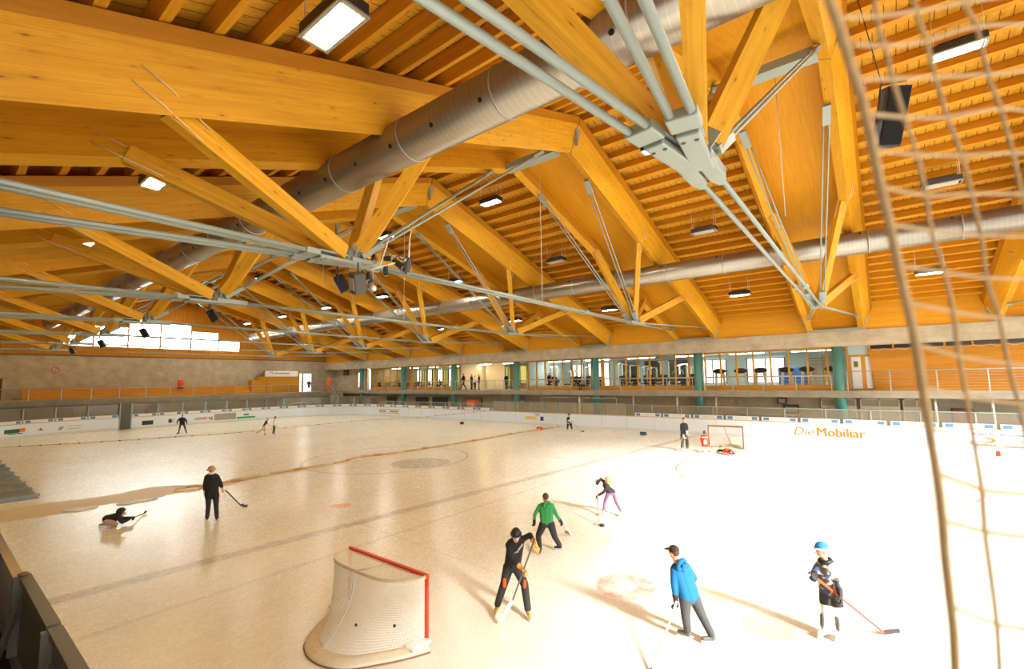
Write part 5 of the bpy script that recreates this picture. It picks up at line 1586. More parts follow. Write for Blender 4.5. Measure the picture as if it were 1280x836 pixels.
    for q in 'LR':
        cap(g, hip+V((0, 0, 0.02*s)), j['hip'+q], 0.108*s, 0.100*s*bg)
        cap(g, j['hip'+q], j['kn'+q] if 'shorts' not in gear else j['hip'+q].lerp(j['kn'+q], 0.5), 0.098*s*bg, 0.070*s*bg if 'shorts' not in gear else 0.098*s*bg)
        if 'shorts' not in gear: cap(g, j['kn'+q], j['an'+q].lerp(j['kn'+q], 0.06), 0.070*s*bg, 0.058*s*bg)
    organic(g, 'shorts' if 'shorts' in gear else 'trousers', colors['bottom'], t, vox)
    if 'shorts' in gear and 'socks' in colors:
        for q in 'LR':
            g = MB(); cap(g, j['kn'+q].lerp(j['hip'+q], 0.7), j['kn'+q], 0.095*s, 0.080*s); cap(g, j['kn'+q], j['an'+q], 0.080*s, 0.058*s)
            organic(g, 'sock', colors['socks'], t, vox)
            if 'guards' in gear:
                g = MB(); d = (j['an'+q]-j['kn'+q]); f2 = face*0.03*s
                cap(g, j['kn'+q]+d*0.25+f2*1.2, j['kn'+q]+d*0.8+f2*1.2, 0.058*s, 0.048*s)
                organic(g, 'shin_guard', colors['guard'], t, vox*0.9, 2)
    for q in 'LR':
        # skate boot with blade
        a = j['an'+q]; to = j['to'+q]; d = to-a; d.z = 0
        if d.length < 1e-3: d = V(face)
        d.normalize()
        sole = a.z-0.085*s
        up = V((0, 0, 1))
        if 'prone' in gear: up = V((0, 0, 1))
        g = MB()
        cap(g, a+up*0.03*s, V((a.x, a.y, sole+0.045*s))-d*0.02*s, 0.047*s, 0.045*s)
        cap(g, V((a.x, a.y, sole+0.04*s)), V((a.x, a.y, sole+0.036*s))+d*0.15*s, 0.045*s, 0.036*s)
        bo = organic(g, 'skate_boot', colors['shoe'], t, vox*0.8, 2)
        if 'shoes' not in gear:
            m2 = MB(); c = V((a.x, a.y, sole-0.022*s))
            m2.bar(c-d*0.06*s, c+d*0.19*s, 0.008, 0.03*s+0.02)
            m2.bar(c-d*0.02*s+up*0.02*s, c+d*0.0*s+up*0.02*s, 0.03*s, 0.05*s); m2.bar(c+d*0.11*s+up*0.02*s, c+d*0.14*s+up*0.02*s, 0.03*s, 0.05*s)
            m2.build('skate_blade', M_BLADE, bo)
        if 'gloves' in gear:
            e_, w_ = j['el'+q], j['ha'+q]; fd = (w_-e_).normalized()
            g = MB()
            hand_shape(g, w_, fd, j.get('grip'+q, face*0.5-V((0, 0, 0.4))), face, s*colors.get('glovesize', 1.55))
            cap(g, w_-fd*0.07*s, w_+fd*0.02*s, 0.056*s, 0.046*s)
            organic(g, 'glove', colors['glove'], t, min(vox, 0.011), 1)
    # ---- head wear / hair
    g = MB()
    if 'hair' in colors:
        g.ball(hd+upv*0.028*k-face*0.012*k, (0.083*k, 0.100*k, 0.098*k), 16, 12, basis)
        sub = MB()
        if 'long_hair' in gear:
            cap(g, hd-face*0.07*k, hd-face*0.10*k-upv*0.16*k, 0.06*k, 0.035*k)
        o = organic(g, 'hair', colors['hair'], t, vox*0.8, 2)
        # keep the face free: hair only behind / above the brow line
        o['trim'] = 1
        o['tc'] = list(hd+face*0.052*k+upv*0.04*k); o['tn'] = list((face*1.0-upv*0.72).normalized())
    g = MB()
    if 'beanie' in gear:
        g.ball(hd+upv*0.05*k-face*0.008*k, (0.091*k, 0.106*k, 0.092*k), 16, 12, basis)
        o = organic(g, 'beanie', colors['hat'], t, vox*0.8, 2)
        o['trim'] = 1; o['tc'] = list(hd+upv*0.035*k); o['tn'] = list((-upv+face*0.15).normalized())
        m2 = MB(); m2.tube([hd+upv*(0.04*k)+lat*(math.cos(a)*0.093*k)+face*(math.sin(a)*0.108*k) for a in [2*PI*i/18 for i in range(18)]], 0.016*k, 8, closed=True)
        m2.build('beanie_cuff', colors.get('cuff', colors['hat']), t)
    if 'cap' in gear:
        g.ball(hd+upv*0.045*k-face*0.005*k, (0.089*k, 0.105*k, 0.088*k), 16, 12, basis)
        o = organic(g, 'cap', colors['hat'], t, vox*0.8, 2)
        o['trim'] = 1; o['tc'] = list(hd+upv*0.03*k); o['tn'] = list((-upv+face*0.1).normalized())
        m2 = MB(); m2.ball(hd+upv*0.045*k+face*0.125*k, (0.07*k, 0.075*k, 0.012*k), 14, 6, basis); m2.build('cap_brim', colors['hat'], t)
    if 'hat' in gear:
        g.ball(hd+upv*0.06*k, (0.105*k, 0.118*k, 0.085*k), 16, 12, basis)
        o = organic(g, 'hat', colors['hat'], t, vox*0.8, 2)
        m2 = MB(); m2.tube([hd+upv*(0.015*k)+lat*(math.cos(a)*0.108*k)+face*(math.sin(a)*0.122*k) for a in [2*PI*i/18 for i in range(18)]], 0.030*k, 8, closed=True); m2.build('hat_brim', colors['hat'], t)
        m2 = MB(); m2.tube([j['neck']+upv*0.03*k+lat*(math.cos(a)*0.075*k)+face*(math.sin(a)*0.08*k) for a in [2*PI*i/18 for i in range(18)]], 0.034*k, 8, closed=True); m2.build('collar', M_WHITE, t)
    if 'helmet' in gear:
        g.ball(hd+upv*0.035*k-face*0.01*k, (0.112*k, 0.130*k, 0.118*k), 16, 12, basis)
        o = organic(g, 'helmet', colors['hat'], t, vox*0.8, 2)
        o['trim'] = 1; o['tc'] = list(hd+face*0.055*k+upv*0.02*k); o['tn'] = list((face-upv*0.45).normalized())
        m2 = MB()
        for q in (-0.05, -0.017, 0.017, 0.05): m2.cyl(hd+lat*q*k+face*0.125*k+upv*0.05*k, hd+lat*q*k+face*0.115*k-upv*0.09*k, 0.004, 6)
        for q in (0.0, -0.05): m2.tube([hd+lat*(math.cos(a)*0.105*k)+face*(math.sin(a)*0.12*k)+upv*q*k for a in [PI*0.15+PI*0.7*i/8 for i in range(9)]], 0.004, 6)
        m2.build('face_cage', M_GALV, t)
    if 'goggles' in gear:
        m2 = MB(); m2.tube([hd+upv*0.012*k+lat*(math.cos(a)*0.078*k)+face*(math.sin(a)*0.104*k) for a in [PI*0.12+PI*0.76*i/10 for i in range(11)]], 0.017*k, 8); m2.build('glasses', plain('silver_glasses', '#b9bcbc', 0.2, 0.5), t)
    return t, base, j, s

def stick(label, a, b, toe, shaft_m, blade_m, tape=None, w=0.028, cat='hockey stick', tf=0.86):
    """a: butt end, b: heel on the ice, toe: blade tip"""
    a, b, toe = V(a), V(b), V(toe)
    t = thing('hockey_stick', label, cat, b)
    MB().bar(a-b, V((0, 0, 0)), w*0.8, w*1.1).build('shaft', shaft_m, t, bevel=0.003)
    d = toe-b
    m2 = MB(); m2.bar(V((0, 0, 0.02)), d*0.5+V((0, 0, 0.025)), 0.014, 0.072); m2.bar(d*0.45+V((0, 0, 0.025)), d+V((0, 0, 0.03)), 0.012, 0.064)
    m2.build('blade', blade_m, t, bevel=0.004)
    m2 = MB(); m2.bar(a-b, (a-b)*tf, w*0.95, w*1.25); m2.build('grip_tape', tape or M_WHITE, t)
    return t

class Plane:
    """upright plane through a foot point, square to the line of sight; joints are laid out on it with their own depth offset"""
    def __init__(s, px, py, z=0.0):
        s.g = atZ(px, py, z)
        n = V((EYE.x-s.g.x, EYE.y-s.g.y, 0)); s.n = n.normalized()
    def __call__(s, px, py, d=0.0):
        r = ray(px, py); o = s.g+s.n*d
        tt = (o-EYE).dot(s.n)/r.dot(s.n)
        return EYE+r*tt
    def right(s): return V((0, 0, 1)).cross(s.n)
def gd(px, py, z): return atZ(px, py, z)

CLOTH_BLACK = plain('black_cloth', '#26231f', 0.85, 0, 0.15, 12)
CLOTH_DK = plain('charcoal_cloth', '#33302c', 0.85, 0, 0.15, 12)
CLOTH_GREEN = plain('green_fleece', '#399855', 0.9, 0, 0.1, 10)
CLOTH_BLUE = plain('blue_sweatshirt', '#17699f', 0.9, 0, 0.1, 10)
CLOTH_PINK = plain('mauve_tights', '#8f6480', 0.8, 0, 0.08, 12)
CLOTH_GREY = plain('grey_cloth', '#4f4d4a', 0.85, 0, 0.2, 14)
CLOTH_OR = plain('orange_jersey', '#f04e12', 0.75, 0, 0.06, 10)
CLOTH_TAN = plain('tan_hat_cloth', '#c9a266', 0.9)
M_BOOTY = plain('yellow_boot', '#c9a84a', 0.6)
M_BOOTB = plain('black_boot', '#1d1c1b', 0.45)
M_BOOTW = plain('white_boot', '#d9d7d0', 0.45)
HAIR_BR = plain('brown_hair', '#6b452a', 0.8, 0, 0.2, 30)
HAIR_BL = plain('blond_hair', '#d8a873', 0.8, 0, 0.2, 30)
def camo():
    t = NT('camouflage_cloth')
    a = t.noise(t.coord(), 9.0, 2); b2 = t.noise(t.coord(loc=(3, 1, 2)), 11.0, 2)
    col = t.mix(t.rng(a, 0.47, 0.5), lin('#b9b2a2'), lin('#564c3f'))
    col = t.mix(t.rng(b2, 0.57, 0.59), col, lin('#2a4673'))
    t.set(Base_Color=col, Roughness=0.85); return t.m
CLOTH_CAMO = camo()
def glove_mat():
    t = NT('orange_glove'); a = t.noise(t.coord(), 22.0, 1)
    t.set(Base_Color=t.mix(t.rng(a, 0.47, 0.5), lin('#f2641a'), lin('#efb14a')), Roughness=0.7); return t.m
M_GLOVEO = glove_mat()
M_GLOVEB = plain('black_glove', '#262422', 0.7, 0, 0.2, 20)

# --- player in black, facing the camera, stick planted
p = Plane(640, 762)
fd = (p.n*1.0-p.right()*0.0+V((0, 0, -0.35)))
J = dict(head=p(645, 669, 0.10), neck=p(644, 678, 0.05), shR=p(635.5, 681, 0.0), shL=p(653.5, 673.5, 0.0), elR=p(640, 699.5, 0.16), haR=p(652, 709.5, 0.30),
         elL=p(662.5, 668.5, 0.10), haL=p(668.5, 679, 0.25), hipR=p(635.5, 709, -0.05), hipL=p(646, 709, -0.05), knR=p(630.5, 728, 0.10), knL=p(655.5, 730, 0.06))
J['anR'] = gd(621.5, 756.5, 0.13); J['anL'] = gd(660, 762.5, 0.13); J['toR'] = J['anR']+p.n*0.2-p.right()*0.05; J['toL'] = J['anL']+p.n*0.2+p.right()*0.05
J['gripR'] = p.n; J['gripL'] = p.n
PERS = person('person in a black tracksuit and beanie bending over a stick, facing the camera', p.g, {k: v for k, v in J.items() if not k.startswith('grip')}, 1.5, fd,
       dict(top=CLOTH_BLACK, bottom=CLOTH_DK, shoe=M_BOOTY, glove=M_GLOVEO, hat=M_BLACK, cuff=M_BLACK, baggy=1.22), ('gloves', 'beanie', 'goggles'), 0.013)
nb = PERS[2]
for q, sgn in (('R', 1), ('L', -1)):
    g = MB(); k0 = nb['kn'+q]+p.n*0.075-V((0, 0, 0.02)); cap(g, k0, k0+V((0, 0, 0.10)), 0.035, 0.03, 8); g.build('knee_patch', M_ORANGE, PERS[0])['label'] = 'orange knee patch'
g = MB(); c1 = (nb['shL']+nb['shR'])/2+p.n*0.125
g.tube([c1+p.right()*0.13+V((0, 0, 0.0)), c1+p.right()*0.05-V((0, 0, 0.09)), c1+p.right()*0.03-V((0, 0, 0.13)), c1-p.right()*0.03-V((0, 0, 0.15))], 0.018, 6); g.build('chest_stripe', M_GALV, PERS[0])['label'] = 'pale stripe across the chest'
sb = gd(626, 777, 0.03); st = gd(640, 756, 0.03)
heel = gd(637, 757, 0.03)
top = J['haL']+V((0, 0, 0.14))
stick('white-bladed hockey stick held by the player in black', p(668.5, 673, 0.33), p(640.5, 751.0, 0.46), gd(625.5, 779.5, 0.04), M_RUB, M_WHITE, M_RUB, w=0.024)
bpy.context.view_layer.update()
# --- boy in green, seen from behind
p = Plane(686, 687)
fd = -p.n*0.9-p.right()*0.45
J = dict(head=p(681.8, 621.5, -0.04), neck=p(681.8, 628, 0.0), shL=p(674.5, 632.5), shR=p(690, 632), elL=p(668.5, 643), haL=p(667.7, 652.5, -0.05), elR=p(696, 644), haR=p(701, 652, -0.08),
         hipL=p(678.8, 655.5), hipR=p(688.5, 655), knL=p(673, 669, -0.1), knR=p(693.5, 671, 0.02))
J['anL'] = gd(674.5, 686.5, 0.12); J['anR'] = gd(699.8, 681.5, 0.12); J['toL'] = J['anL']-p.n*0.16-p.right()*0.08; J['toR'] = J['anR']-p.right()*0.25
person('person in a green hooded jacket and dark trousers, seen from behind', p.g, J, 1.40, fd,
       dict(top=CLOTH_GREEN, bottom=CLOTH_DK, shoe=M_BOOTB, hair=HAIR_BR, glove=M_GLOVEB, glovesize=1.25, baggy=1.28), ('hood', 'gloves'), 0.013)
stick('pale hockey stick of the player in green', J['haR']+V((0.02, 0, 0.12)), gd(713.5, 668.5, 0.03), gd(706, 665.5, 0.03), M_WHITE, plain('tan_blade', '#b5946a', 0.6))
# --- girl in dark vest and mauve tights leaning on the stick
p = Plane(764, 643)
fd = -p.right()*1.0+p.n*0.2-V((0, 0, 0.4))
J = dict(head=p(759.5, 600, 0.05), neck=p(762, 603.5, 0.0), shL=p(756, 603, -0.12), shR=p(758, 610, 0.16), elL=p(751, 598.5, -0.1), haL=p(748.5, 601.5, 0.1), elR=p(754, 615.5, 0.2), haR=p(749.5, 618, 0.2),
         hipL=p(760, 616.5, 0.08), hipR=p(766.5, 616, -0.08), knL=p(756, 627.5, 0.05), knR=p(771, 629, -0.1))
J['anL'] = gd(754.5, 640.5, 0.11); J['anR'] = gd(777, 640, 0.12); J['toL'] = J['anL']-p.right()*0.2; J['toR'] = J['anR']-p.right()*0.1+p.n*0.15
person('person in a grey vest and mauve tights leaning forward on a stick', p.g, J, 1.40, fd,
       dict(top=CLOTH_DK, bottom=CLOTH_PINK, shoe=plain('pale_boot', '#c9b9a0', 0.5), hair=HAIR_BL, glove=M_GLOVEB, glovesize=1.5, baggy=0.82, pad=0.95), ('gloves', 'long_hair'), 0.013)
stick('brown hockey stick upright in the hands of the player with mauve tights', p(746.5, 598.5, 0.15), gd(748.3, 654.5, 0.03), gd(744.8, 655.2, 0.03), plain('brown_shaft', '#9a7448', 0.5), plain('tan_blade', '#b5946a', 0.6), M_BLACK)
# --- player in the blue sweatshirt, seen from behind
p = Plane(870, 797)
fd = -p.right()*0.75-p.n*0.55-V((0, 0, 0.1))
J = dict(head=p(842.5, 690.5, 0.0), neck=p(846, 702, 0.0), shL=p(842.5, 712, 0.06), shR=p(858.5, 708.5, -0.10), elL=p(842.3, 730, 0.10), haL=p(844.5, 749, 0.08), elR=p(867.5, 722, -0.16), haR=p(858, 742, -0.28),
         hipL=p(856.5, 750, 0.05), hipR=p(868, 748, -0.04), knL=p(857, 770.5, 0.10), knR=p(877.5, 769.5, -0.02))
J['anL'] = gd(859.5, 788.5, 0.12); J['anR'] = gd(890, 794, 0.12); J['toL'] = J['anL']-p.right()*0.22-p.n*0.05; J['toR'] = J['anR']-p.right()*0.22+p.n*0.08
person('person in a bright blue hooded sweatshirt and dark cap, seen from behind', p.g, J, 1.56, fd,
       dict(top=CLOTH_BLUE, bottom=CLOTH_GREY, shoe=plain('grey_boot', '#6a645c', 0.5, 0, 0.2, 14), hair=HAIR_BR, glove=plain('dark_red_glove', '#3d2620', 0.7, 0, 0.3, 30), hat=plain('brown_cap', '#3d2a20', 0.8), baggy=1.12, pad=1.05), ('hood', 'gloves', 'cap'), 0.013)
stick('pale yellow hockey stick held by the player in blue', p(846, 752, 0.13), gd(815, 839, 0.03), gd(806, 846, 0.03), plain('pale_yellow_shaft', '#d6c88e', 0.5), M_INK)
# --- child in white with the blue beanie
p = Plane(1041, 793)
fd = -p.right()*0.8+p.n*0.5-V((0, 0, 0.12))
J = dict(head=p(1027.3, 687.5, 0.06), neck=p(1031, 700, 0.03), shR=p(1023, 707, 0.02), shL=p(1041.5, 708.5, 0.02), elR=p(1017.5, 715.5, 0.12), haR=p(1018, 718, 0.24), elL=p(1047.5, 729, 0.08), haL=p(1050, 742, 0.16),
         hipR=p(1031, 741, 0.0), hipL=p(1044, 743, 0.0), knR=p(1032, 764, 0.06), knL=p(1050, 768, 0.04))
J['anR'] = gd(1031, 786.0, 0.12); J['anL'] = gd(1051, 789.5, 0.12); J['toR'] = J['anR']-p.right()*0.12+p.n*0.15; J['toL'] = J['anL']-p.right()*0.1+p.n*0.16
person('person in a camouflage jacket and white leggings with a blue beanie', p.g, J, 1.50, fd,
       dict(top=CLOTH_CAMO, bottom=plain('brown_shorts', '#3a302a', 0.8, 0, 0.15), socks=M_WHITE, guard=plain('shin_guard_grey', '#8a8270', 0.6, 0, 0.45, 24), shoe=M_BOOTW, glove=M_GLOVEB, hat=plain('blue_beanie', '#2a86c4', 0.8), cuff=M_WHITE, hair=HAIR_BL), ('gloves', 'beanie', 'shorts', 'scarf', 'guards'), 0.013)
stick('dark-bladed hockey stick with orange shaft held across by the person in the blue beanie', p(1014, 717, 0.36), gd(1106, 791.5, 0.03), gd(1125, 790.5, 0.05), plain('red_brown_shaft', '#7d4634', 0.5), plain('dark_red_blade', '#4a3a3c', 0.6), plain('orange_tape', '#d8501c', 0.6), w=0.026, tf=0.64)
# --- standing with hat, seen from behind
p = Plane(265, 647)
fd = -p.n*1.0+p.right()*0.25
J = dict(head=p(264.3, 587, 0.0), neck=p(264.3, 592.5), shL=p(258.3, 596), shR=p(271.3, 595.5), elL=p(255.8, 606), haL=p(256.3, 615.5, -0.04), elR=p(275.8, 604), haR=p(278.2, 611.5, -0.08), hipL=p(260.5, 617), hipR=p(269.5, 617), knL=p(260.5, 631), knR=p(270.2, 631))
J['anL'] = gd(259.2, 645.3, 0.11); J['anR'] = gd(271, 645.6, 0.11); J['toL'] = J['anL']-p.n*0.18-p.right()*0.05; J['toR'] = J['anR']-p.n*0.18+p.right()*0.05
person('person in black jacket and tan hat standing with back turned on the left ice', p.g, J, 1.62, fd,
       dict(top=CLOTH_BLACK, bottom=CLOTH_DK, shoe=M_BOOTB, hat=CLOTH_TAN, hair=HAIR_BR, baggy=1.1, pad=1.08, glove=M_OFFW, glovesize=1.2), ('hat', 'long_top', 'gloves'), 0.016)
stick('dark hockey stick reaching right from the hat wearer', J['haR']+V((-0.05, 0, 0.08)), gd(301.5, 632, 0.03), gd(304.5, 631.5, 0.03), M_INK, M_DARK)
# --- kneeling / lying player on the left ice
p = Plane(143, 657)
fd = p.right()*0.85+p.n*0.1-V((0, 0, 0.2))
J = dict(head=p(151.5, 640.5, 0.05), neck=p(147.5, 644, 0.02), shR=p(147, 646.5, 0.18), shL=p(146, 644.5, -0.15), elR=p(153, 652.5, 0.2), haR=p(160, 649.5, 0.12), elL=p(154, 648, -0.15), haL=p(161, 647, -0.1),
         hipR=p(133.5, 650.5, 0.13), hipL=p(133.5, 649.5, -0.13), knR=p(145, 656.0, 0.22), knL=p(143, 655.0, -0.18), anR=p(133, 657.2, 0.16), anL=p(132, 656.4, -0.14))
J['toR'] = J['anR']-p.right()*0.15; J['toL'] = J['anL']-p.right()*0.15
for q in ('anR', 'anL'): J[q].z = max(J[q].z, 0.11)
for q in ('knR', 'knL'): J[q].z = max(J[q].z, 0.09)
person('person in black crouched on hands and knees on the glaring left ice', p.g, J, 1.5, fd,
       dict(top=CLOTH_BLACK, bottom=plain('pale_trousers', '#c3a283', 0.8), shoe=M_BOOTW, hat=M_BLACK, glove=M_GLOVEB, glovesize=1.4, pad=1.1), ('helmet', 'gloves', 'prone'), 0.016)
stick('hockey stick lying out to the right of the crouched person', p(160, 649.5, 0.15), gd(180, 641.5, 0.03), gd(183.5, 640.0, 0.03), plain('brown_shaft', '#9a7448', 0.5), M_INK)
# --- skater by the left boards
p = Plane(227.5, 541)
fd = p.n
J = dict(head=p(228, 519.8), neck=p(228, 522), shR=p(224.6, 523.2), shL=p(231, 523.2), elR=p(222, 526), haR=p(221.3, 529, 0.1), elL=p(233.2, 526), haL=p(233.3, 529, 0.1), hipR=p(226, 530), hipL=p(229.6, 530), knR=p(224.6, 535), knL=p(231.3, 535))
J['anR'] = gd(223.2, 540.6, 0.12); J['anL'] = gd(233, 540.2, 0.12); J['toR'] = J['anR']-p.right()*0.15+p.n*0.1; J['toL'] = J['anL']+p.n*0.2
person('person in black top and grey-green trousers skating by the left end boards', p.g, J, 1.65, fd, dict(top=CLOTH_BLACK, bottom=plain('grey_green_cloth', '#4a4d44', 0.85), shoe=M_BOOTB, hair=HAIR_BR, pad=1.1), (), 0.022)
# --- two figure skaters
p = Plane(331, 543)
fd = p.right()*1.0+p.n*0.2
J = dict(head=p(334.8, 523.6), neck=p(333.8, 525.8), shR=p(333.2, 526.6, 0.15), shL=p(333.0, 526.4, -0.15), elR=p(334, 529.5, 0.2), haR=p(336, 531, 0.2), elL=p(330.5, 529, -0.2), haL=p(329, 531.5, -0.25), hipR=p(330.4, 532.2, 0.1), hipL=p(330, 532.2, -0.1), knR=p(331.3, 537.5, 0.08), knL=p(327.5, 537, -0.1))
J['anR'] = gd(331, 542.2, 0.11); J['anL'] = p(322.5, 539.8, -0.1); J['toR'] = J['anR']+p.right()*0.2; J['toL'] = J['anL']-p.right()*0.15
person('person in dark leotard gliding with one leg stretched back, left of the pair', p.g, J, 1.45, fd, dict(top=CLOTH_DK, bottom=plain('tan_tights', '#c69a6c', 0.7), shoe=plain('tan_boot', '#c9a06a', 0.6), hair=HAIR_BL, baggy=0.75, pad=0.9), ('short_sleeve',), 0.02)
p = Plane(342, 542.5)
J = dict(head=p(344.4, 522), neck=p(343.7, 524.3), shR=p(343.2, 525.3, 0.15), shL=p(343, 525.3, -0.15), elR=p(342.6, 529, 0.2), haR=p(344, 532, 0.22), elL=p(344.6, 529, -0.2), haL=p(346, 532.2, -0.2), hipR=p(342.6, 532, 0.09), hipL=p(342.4, 532, -0.09), knR=p(343, 536.6, 0.08), knL=p(342.5, 536.6, -0.08))
J['anR'] = gd(342.6, 541.8, 0.11); J['anL'] = gd(341.2, 540.8, 0.11); J['toR'] = J['anR']+p.right()*0.2; J['toL'] = J['anL']+p.right()*0.2
person('person in white top and black shorts, right of the pair on the far left ice', p.g, J, 1.5, fd, dict(top=M_WHITE, bottom=CLOTH_BLACK, socks=plain('dark_stocking', '#4a3b30', 0.8), shoe=M_BOOTW, hair=HAIR_BR, baggy=0.85), ('shorts',), 0.02)
# --- child in black and white by the far board
p = Plane(712, 538)
fd = p.n*0.8+p.right()*0.5
J = dict(head=p(711.3, 518.4), neck=p(711.3, 521), shR=p(709.4, 522.4), shL=p(713.4, 522.4), elR=p(708.9, 525.5), haR=p(711.5, 528, 0.25), elL=p(714.4, 525.5), haL=p(714.3, 528.5, 0.2), hipR=p(710, 529.5), hipL=p(713.2, 529.5), knR=p(709.5, 533.5), knL=p(714.3, 533.5))
J['anR'] = gd(709.2, 536.8, 0.12); J['anL'] = gd(715.2, 536.8, 0.12); J['toR'] = J['anR']+p.n*0.2; J['toL'] = J['anL']+p.n*0.2
def stripes():
    t = NT('black_white_cloth'); a = t.noise(t.coord(), 5.0, 1)
    t.set(Base_Color=t.mix(t.rng(a, 0.48, 0.5), lin('#e6e4de'), lin('#2b2a28')), Roughness=0.85); return t.m
person('person in black and white jersey and helmet by the far board, centre', p.g, J, 1.5, fd, dict(top=stripes(), bottom=CLOTH_BLACK, shoe=M_BOOTW, hat=M_BLACK, glove=plain('red_brown_glove', '#8a3a2a', 0.7), pad=1.2, baggy=1.2), ('gloves', 'helmet'), 0.02)
stick('tan hockey stick reaching right from the player in black and white', J['haL']+V((0, 0, 0.1)), gd(726.3, 539, 0.03), gd(730.5, 539.6, 0.03), plain('tan_shaft', '#c8a878', 0.5), M_INK)
# --- adult by the far goal
p = Plane(856.5, 562)
fd = p.n*0.6+p.right()*0.8
J = dict(head=p(855.2, 524.2), neck=p(854.8, 528.4), shR=p(851.6, 531.2, 0.05), shL=p(858, 530.6, -0.02), elR=p(851.4, 537.5, 0.08), haR=p(854.6, 545, 0.18), elL=p(859.2, 536), haL=p(858.2, 540.2, 0.22), hipR=p(853, 543.5), hipL=p(857, 543.5), knR=p(853, 552), knL=p(858.8, 551.5))
J['anR'] = gd(852.9, 561.3, 0.12); J['anL'] = gd(859.3, 560.4, 0.12); J['toR'] = J['anR']+p.right()*0.2+p.n*0.05; J['toL'] = J['anL']+p.right()*0.25
person('tall person in black jacket and grey trousers standing left of the far goal', p.g, J, 1.85, fd, dict(top=CLOTH_BLACK, bottom=plain('olive_grey_cloth', '#5d5a50', 0.85, 0, 0.2), shoe=M_BOOTW, hair=HAIR_BR, glove=plain('light_glove', '#cfcabd', 0.7), glovesize=1.4, baggy=1.2, pad=1.05), ('gloves',), 0.02)
stick('tan hockey stick held down to the left by the tall person', p(855.5, 543, 0.2), gd(844.6, 562.3, 0.03), gd(842.8, 562.0, 0.03), plain('tan_shaft', '#c8a878', 0.5), plain('tan_blade', '#b5946a', 0.6))
# --- orange jersey child, seen from behind
p = Plane(882.5, 565)
fd = -p.n*1.0+p.right()*0.15
J = dict(head=p(880.8, 540.6), neck=p(880.9, 543), shL=p(877.2, 544.8), shR=p(884.8, 544.8), elL=p(876.2, 549), haL=p(877.2, 552.5, -0.15), elR=p(886.2, 549), haR=p(886.4, 553, -0.2), hipL=p(879.2, 555), hipR=p(883.6, 555), knL=p(879, 559.5), knR=p(885, 559.5))
J['anL'] = gd(878.6, 563.6, 0.12); J['anR'] = gd(886.5, 563.9, 0.12); J['toL'] = J['anL']-p.n*0.2; J['toR'] = J['anR']-p.n*0.1+p.right()*0.15
t, base, j, s = person('person in orange jersey with a white number standing before the far goal', p.g, J, 1.28, fd, dict(top=CLOTH_OR, bottom=CLOTH_BLACK, socks=M_WHITE, shoe=M_BOOTB, hat=plain('grey_helmet', '#4a4843', 0.4), glove=M_GLOVEB, pad=1.3, baggy=1.2), ('gloves', 'helmet', 'shorts', 'long_top'), 0.02)
rt = p.right()
c0 = (j['shL']+j['shR'])/2+p.n*0.19-V((0, 0, 0.44))-rt*0.08
text_mesh('jersey_number', '8', M_WHITE, t, c0, rt, EZ, 0.24, width=0.16, bold=0.01, depth=0.02)
c0 = (j['shL']+j['shR'])/2+p.n*0.175-V((0, 0, 0.06))-rt*0.15
mb = MB(); mb.bar(c0, c0+rt*0.3, 0.03, 0.05); mb.build('name_bar', M_WHITE, t)
stick('grey hockey stick lying right of the standing orange jersey', J['haR']+V((0, 0, 0.05)), gd(899, 558.5, 0.03), gd(902, 558, 0.03), M_GALV, M_DARK)
# --- orange jersey child lying on the ice
p = Plane(909, 568)
fd = p.n*0.7+p.right()*0.3-V((0, 0, 0.5))
J = dict(head=p(912.6, 564.6, 0.25), neck=p(911.5, 563.6, 0.12), shR=p(908, 564, 0.05), shL=p(914, 563, -0.05), elR=p(909.5, 566.8, 0.25), haR=p(913, 567, 0.36), elL=p(916.5, 565.8, 0.1), haL=p(917, 567.2, 0.2),
         hipR=p(905.5, 564.8, -0.2), hipL=p(907, 563.2, -0.35), knR=p(901.8, 563.9, -0.3), knL=p(903, 562.8, -0.5), anR=p(898.4, 563.2, -0.45), anL=p(899.5, 562, -0.6))
for q in J:
    J[q].z = max(J[q].z, 0.13)
J['toR'] = J['anR']-p.right()*0.15; J['toL'] = J['anL']-p.right()*0.15
person('person in orange jersey lying face down before the far goal', p.g, J, 1.3, fd, dict(top=CLOTH_OR, bottom=CLOTH_BLACK, shoe=M_BOOTB, hat=plain('helmet_black_white', '#3c3b39', 0.4, 0, 0.4, 6), glove=M_GLOVEB, pad=1.25), ('gloves', 'helmet', 'prone'), 0.02)
stick('tan hockey stick on the ice right of the lying orange jersey', gd(916, 568.0, 0.04), gd(923.5, 568.2, 0.03), gd(925.5, 568.1, 0.03), plain('tan_shaft', '#c8a878', 0.5), plain('tan_blade', '#b5946a', 0.6))

# --- people on the galleries
def walker(label, px, pyf, y, h, fdir, colors, stride=0.0, x=None, z=3.18, gear=(), group=None):
    g = atX(px, pyf, x) if x is not None else atY(px, pyf, y)
    g = V((g.x, g.y, z)); f = V(fdir).normalized(); r = f.cross(V((0, 0, 1)))
    s = h/1.7
    P = lambda a, b, c: g+r*(a*s)+f*(b*s)+V((0, 0, c*s))
    J = dict(head=P(0, 0.03, 1.585), neck=P(0, 0, 1.46), shL=P(-0.17, 0, 1.38), shR=P(0.17, 0, 1.38), elL=P(-0.22, 0.06-stride*0.3, 1.12), haL=P(-0.2, 0.2-stride*0.2, 0.92), elR=P(0.22, -0.02+stride*0.3, 1.12), haR=P(0.2, 0.14+stride*0.3, 0.92),
             hipL=P(-0.085, 0, 0.90), hipR=P(0.085, 0, 0.90), knL=P(-0.09, stride*0.45+0.04, 0.49), knR=P(0.09, -stride*0.25+0.04, 0.49), anL=P(-0.09, stride*0.75, 0.10), anR=P(0.09, -stride*0.75, 0.12))
    J['toL'] = J['anL']+f*0.2; J['toR'] = J['anR']+f*0.2
    person(label, g, J, h, f, colors, ('shoes',)+gear, 0.024, group)
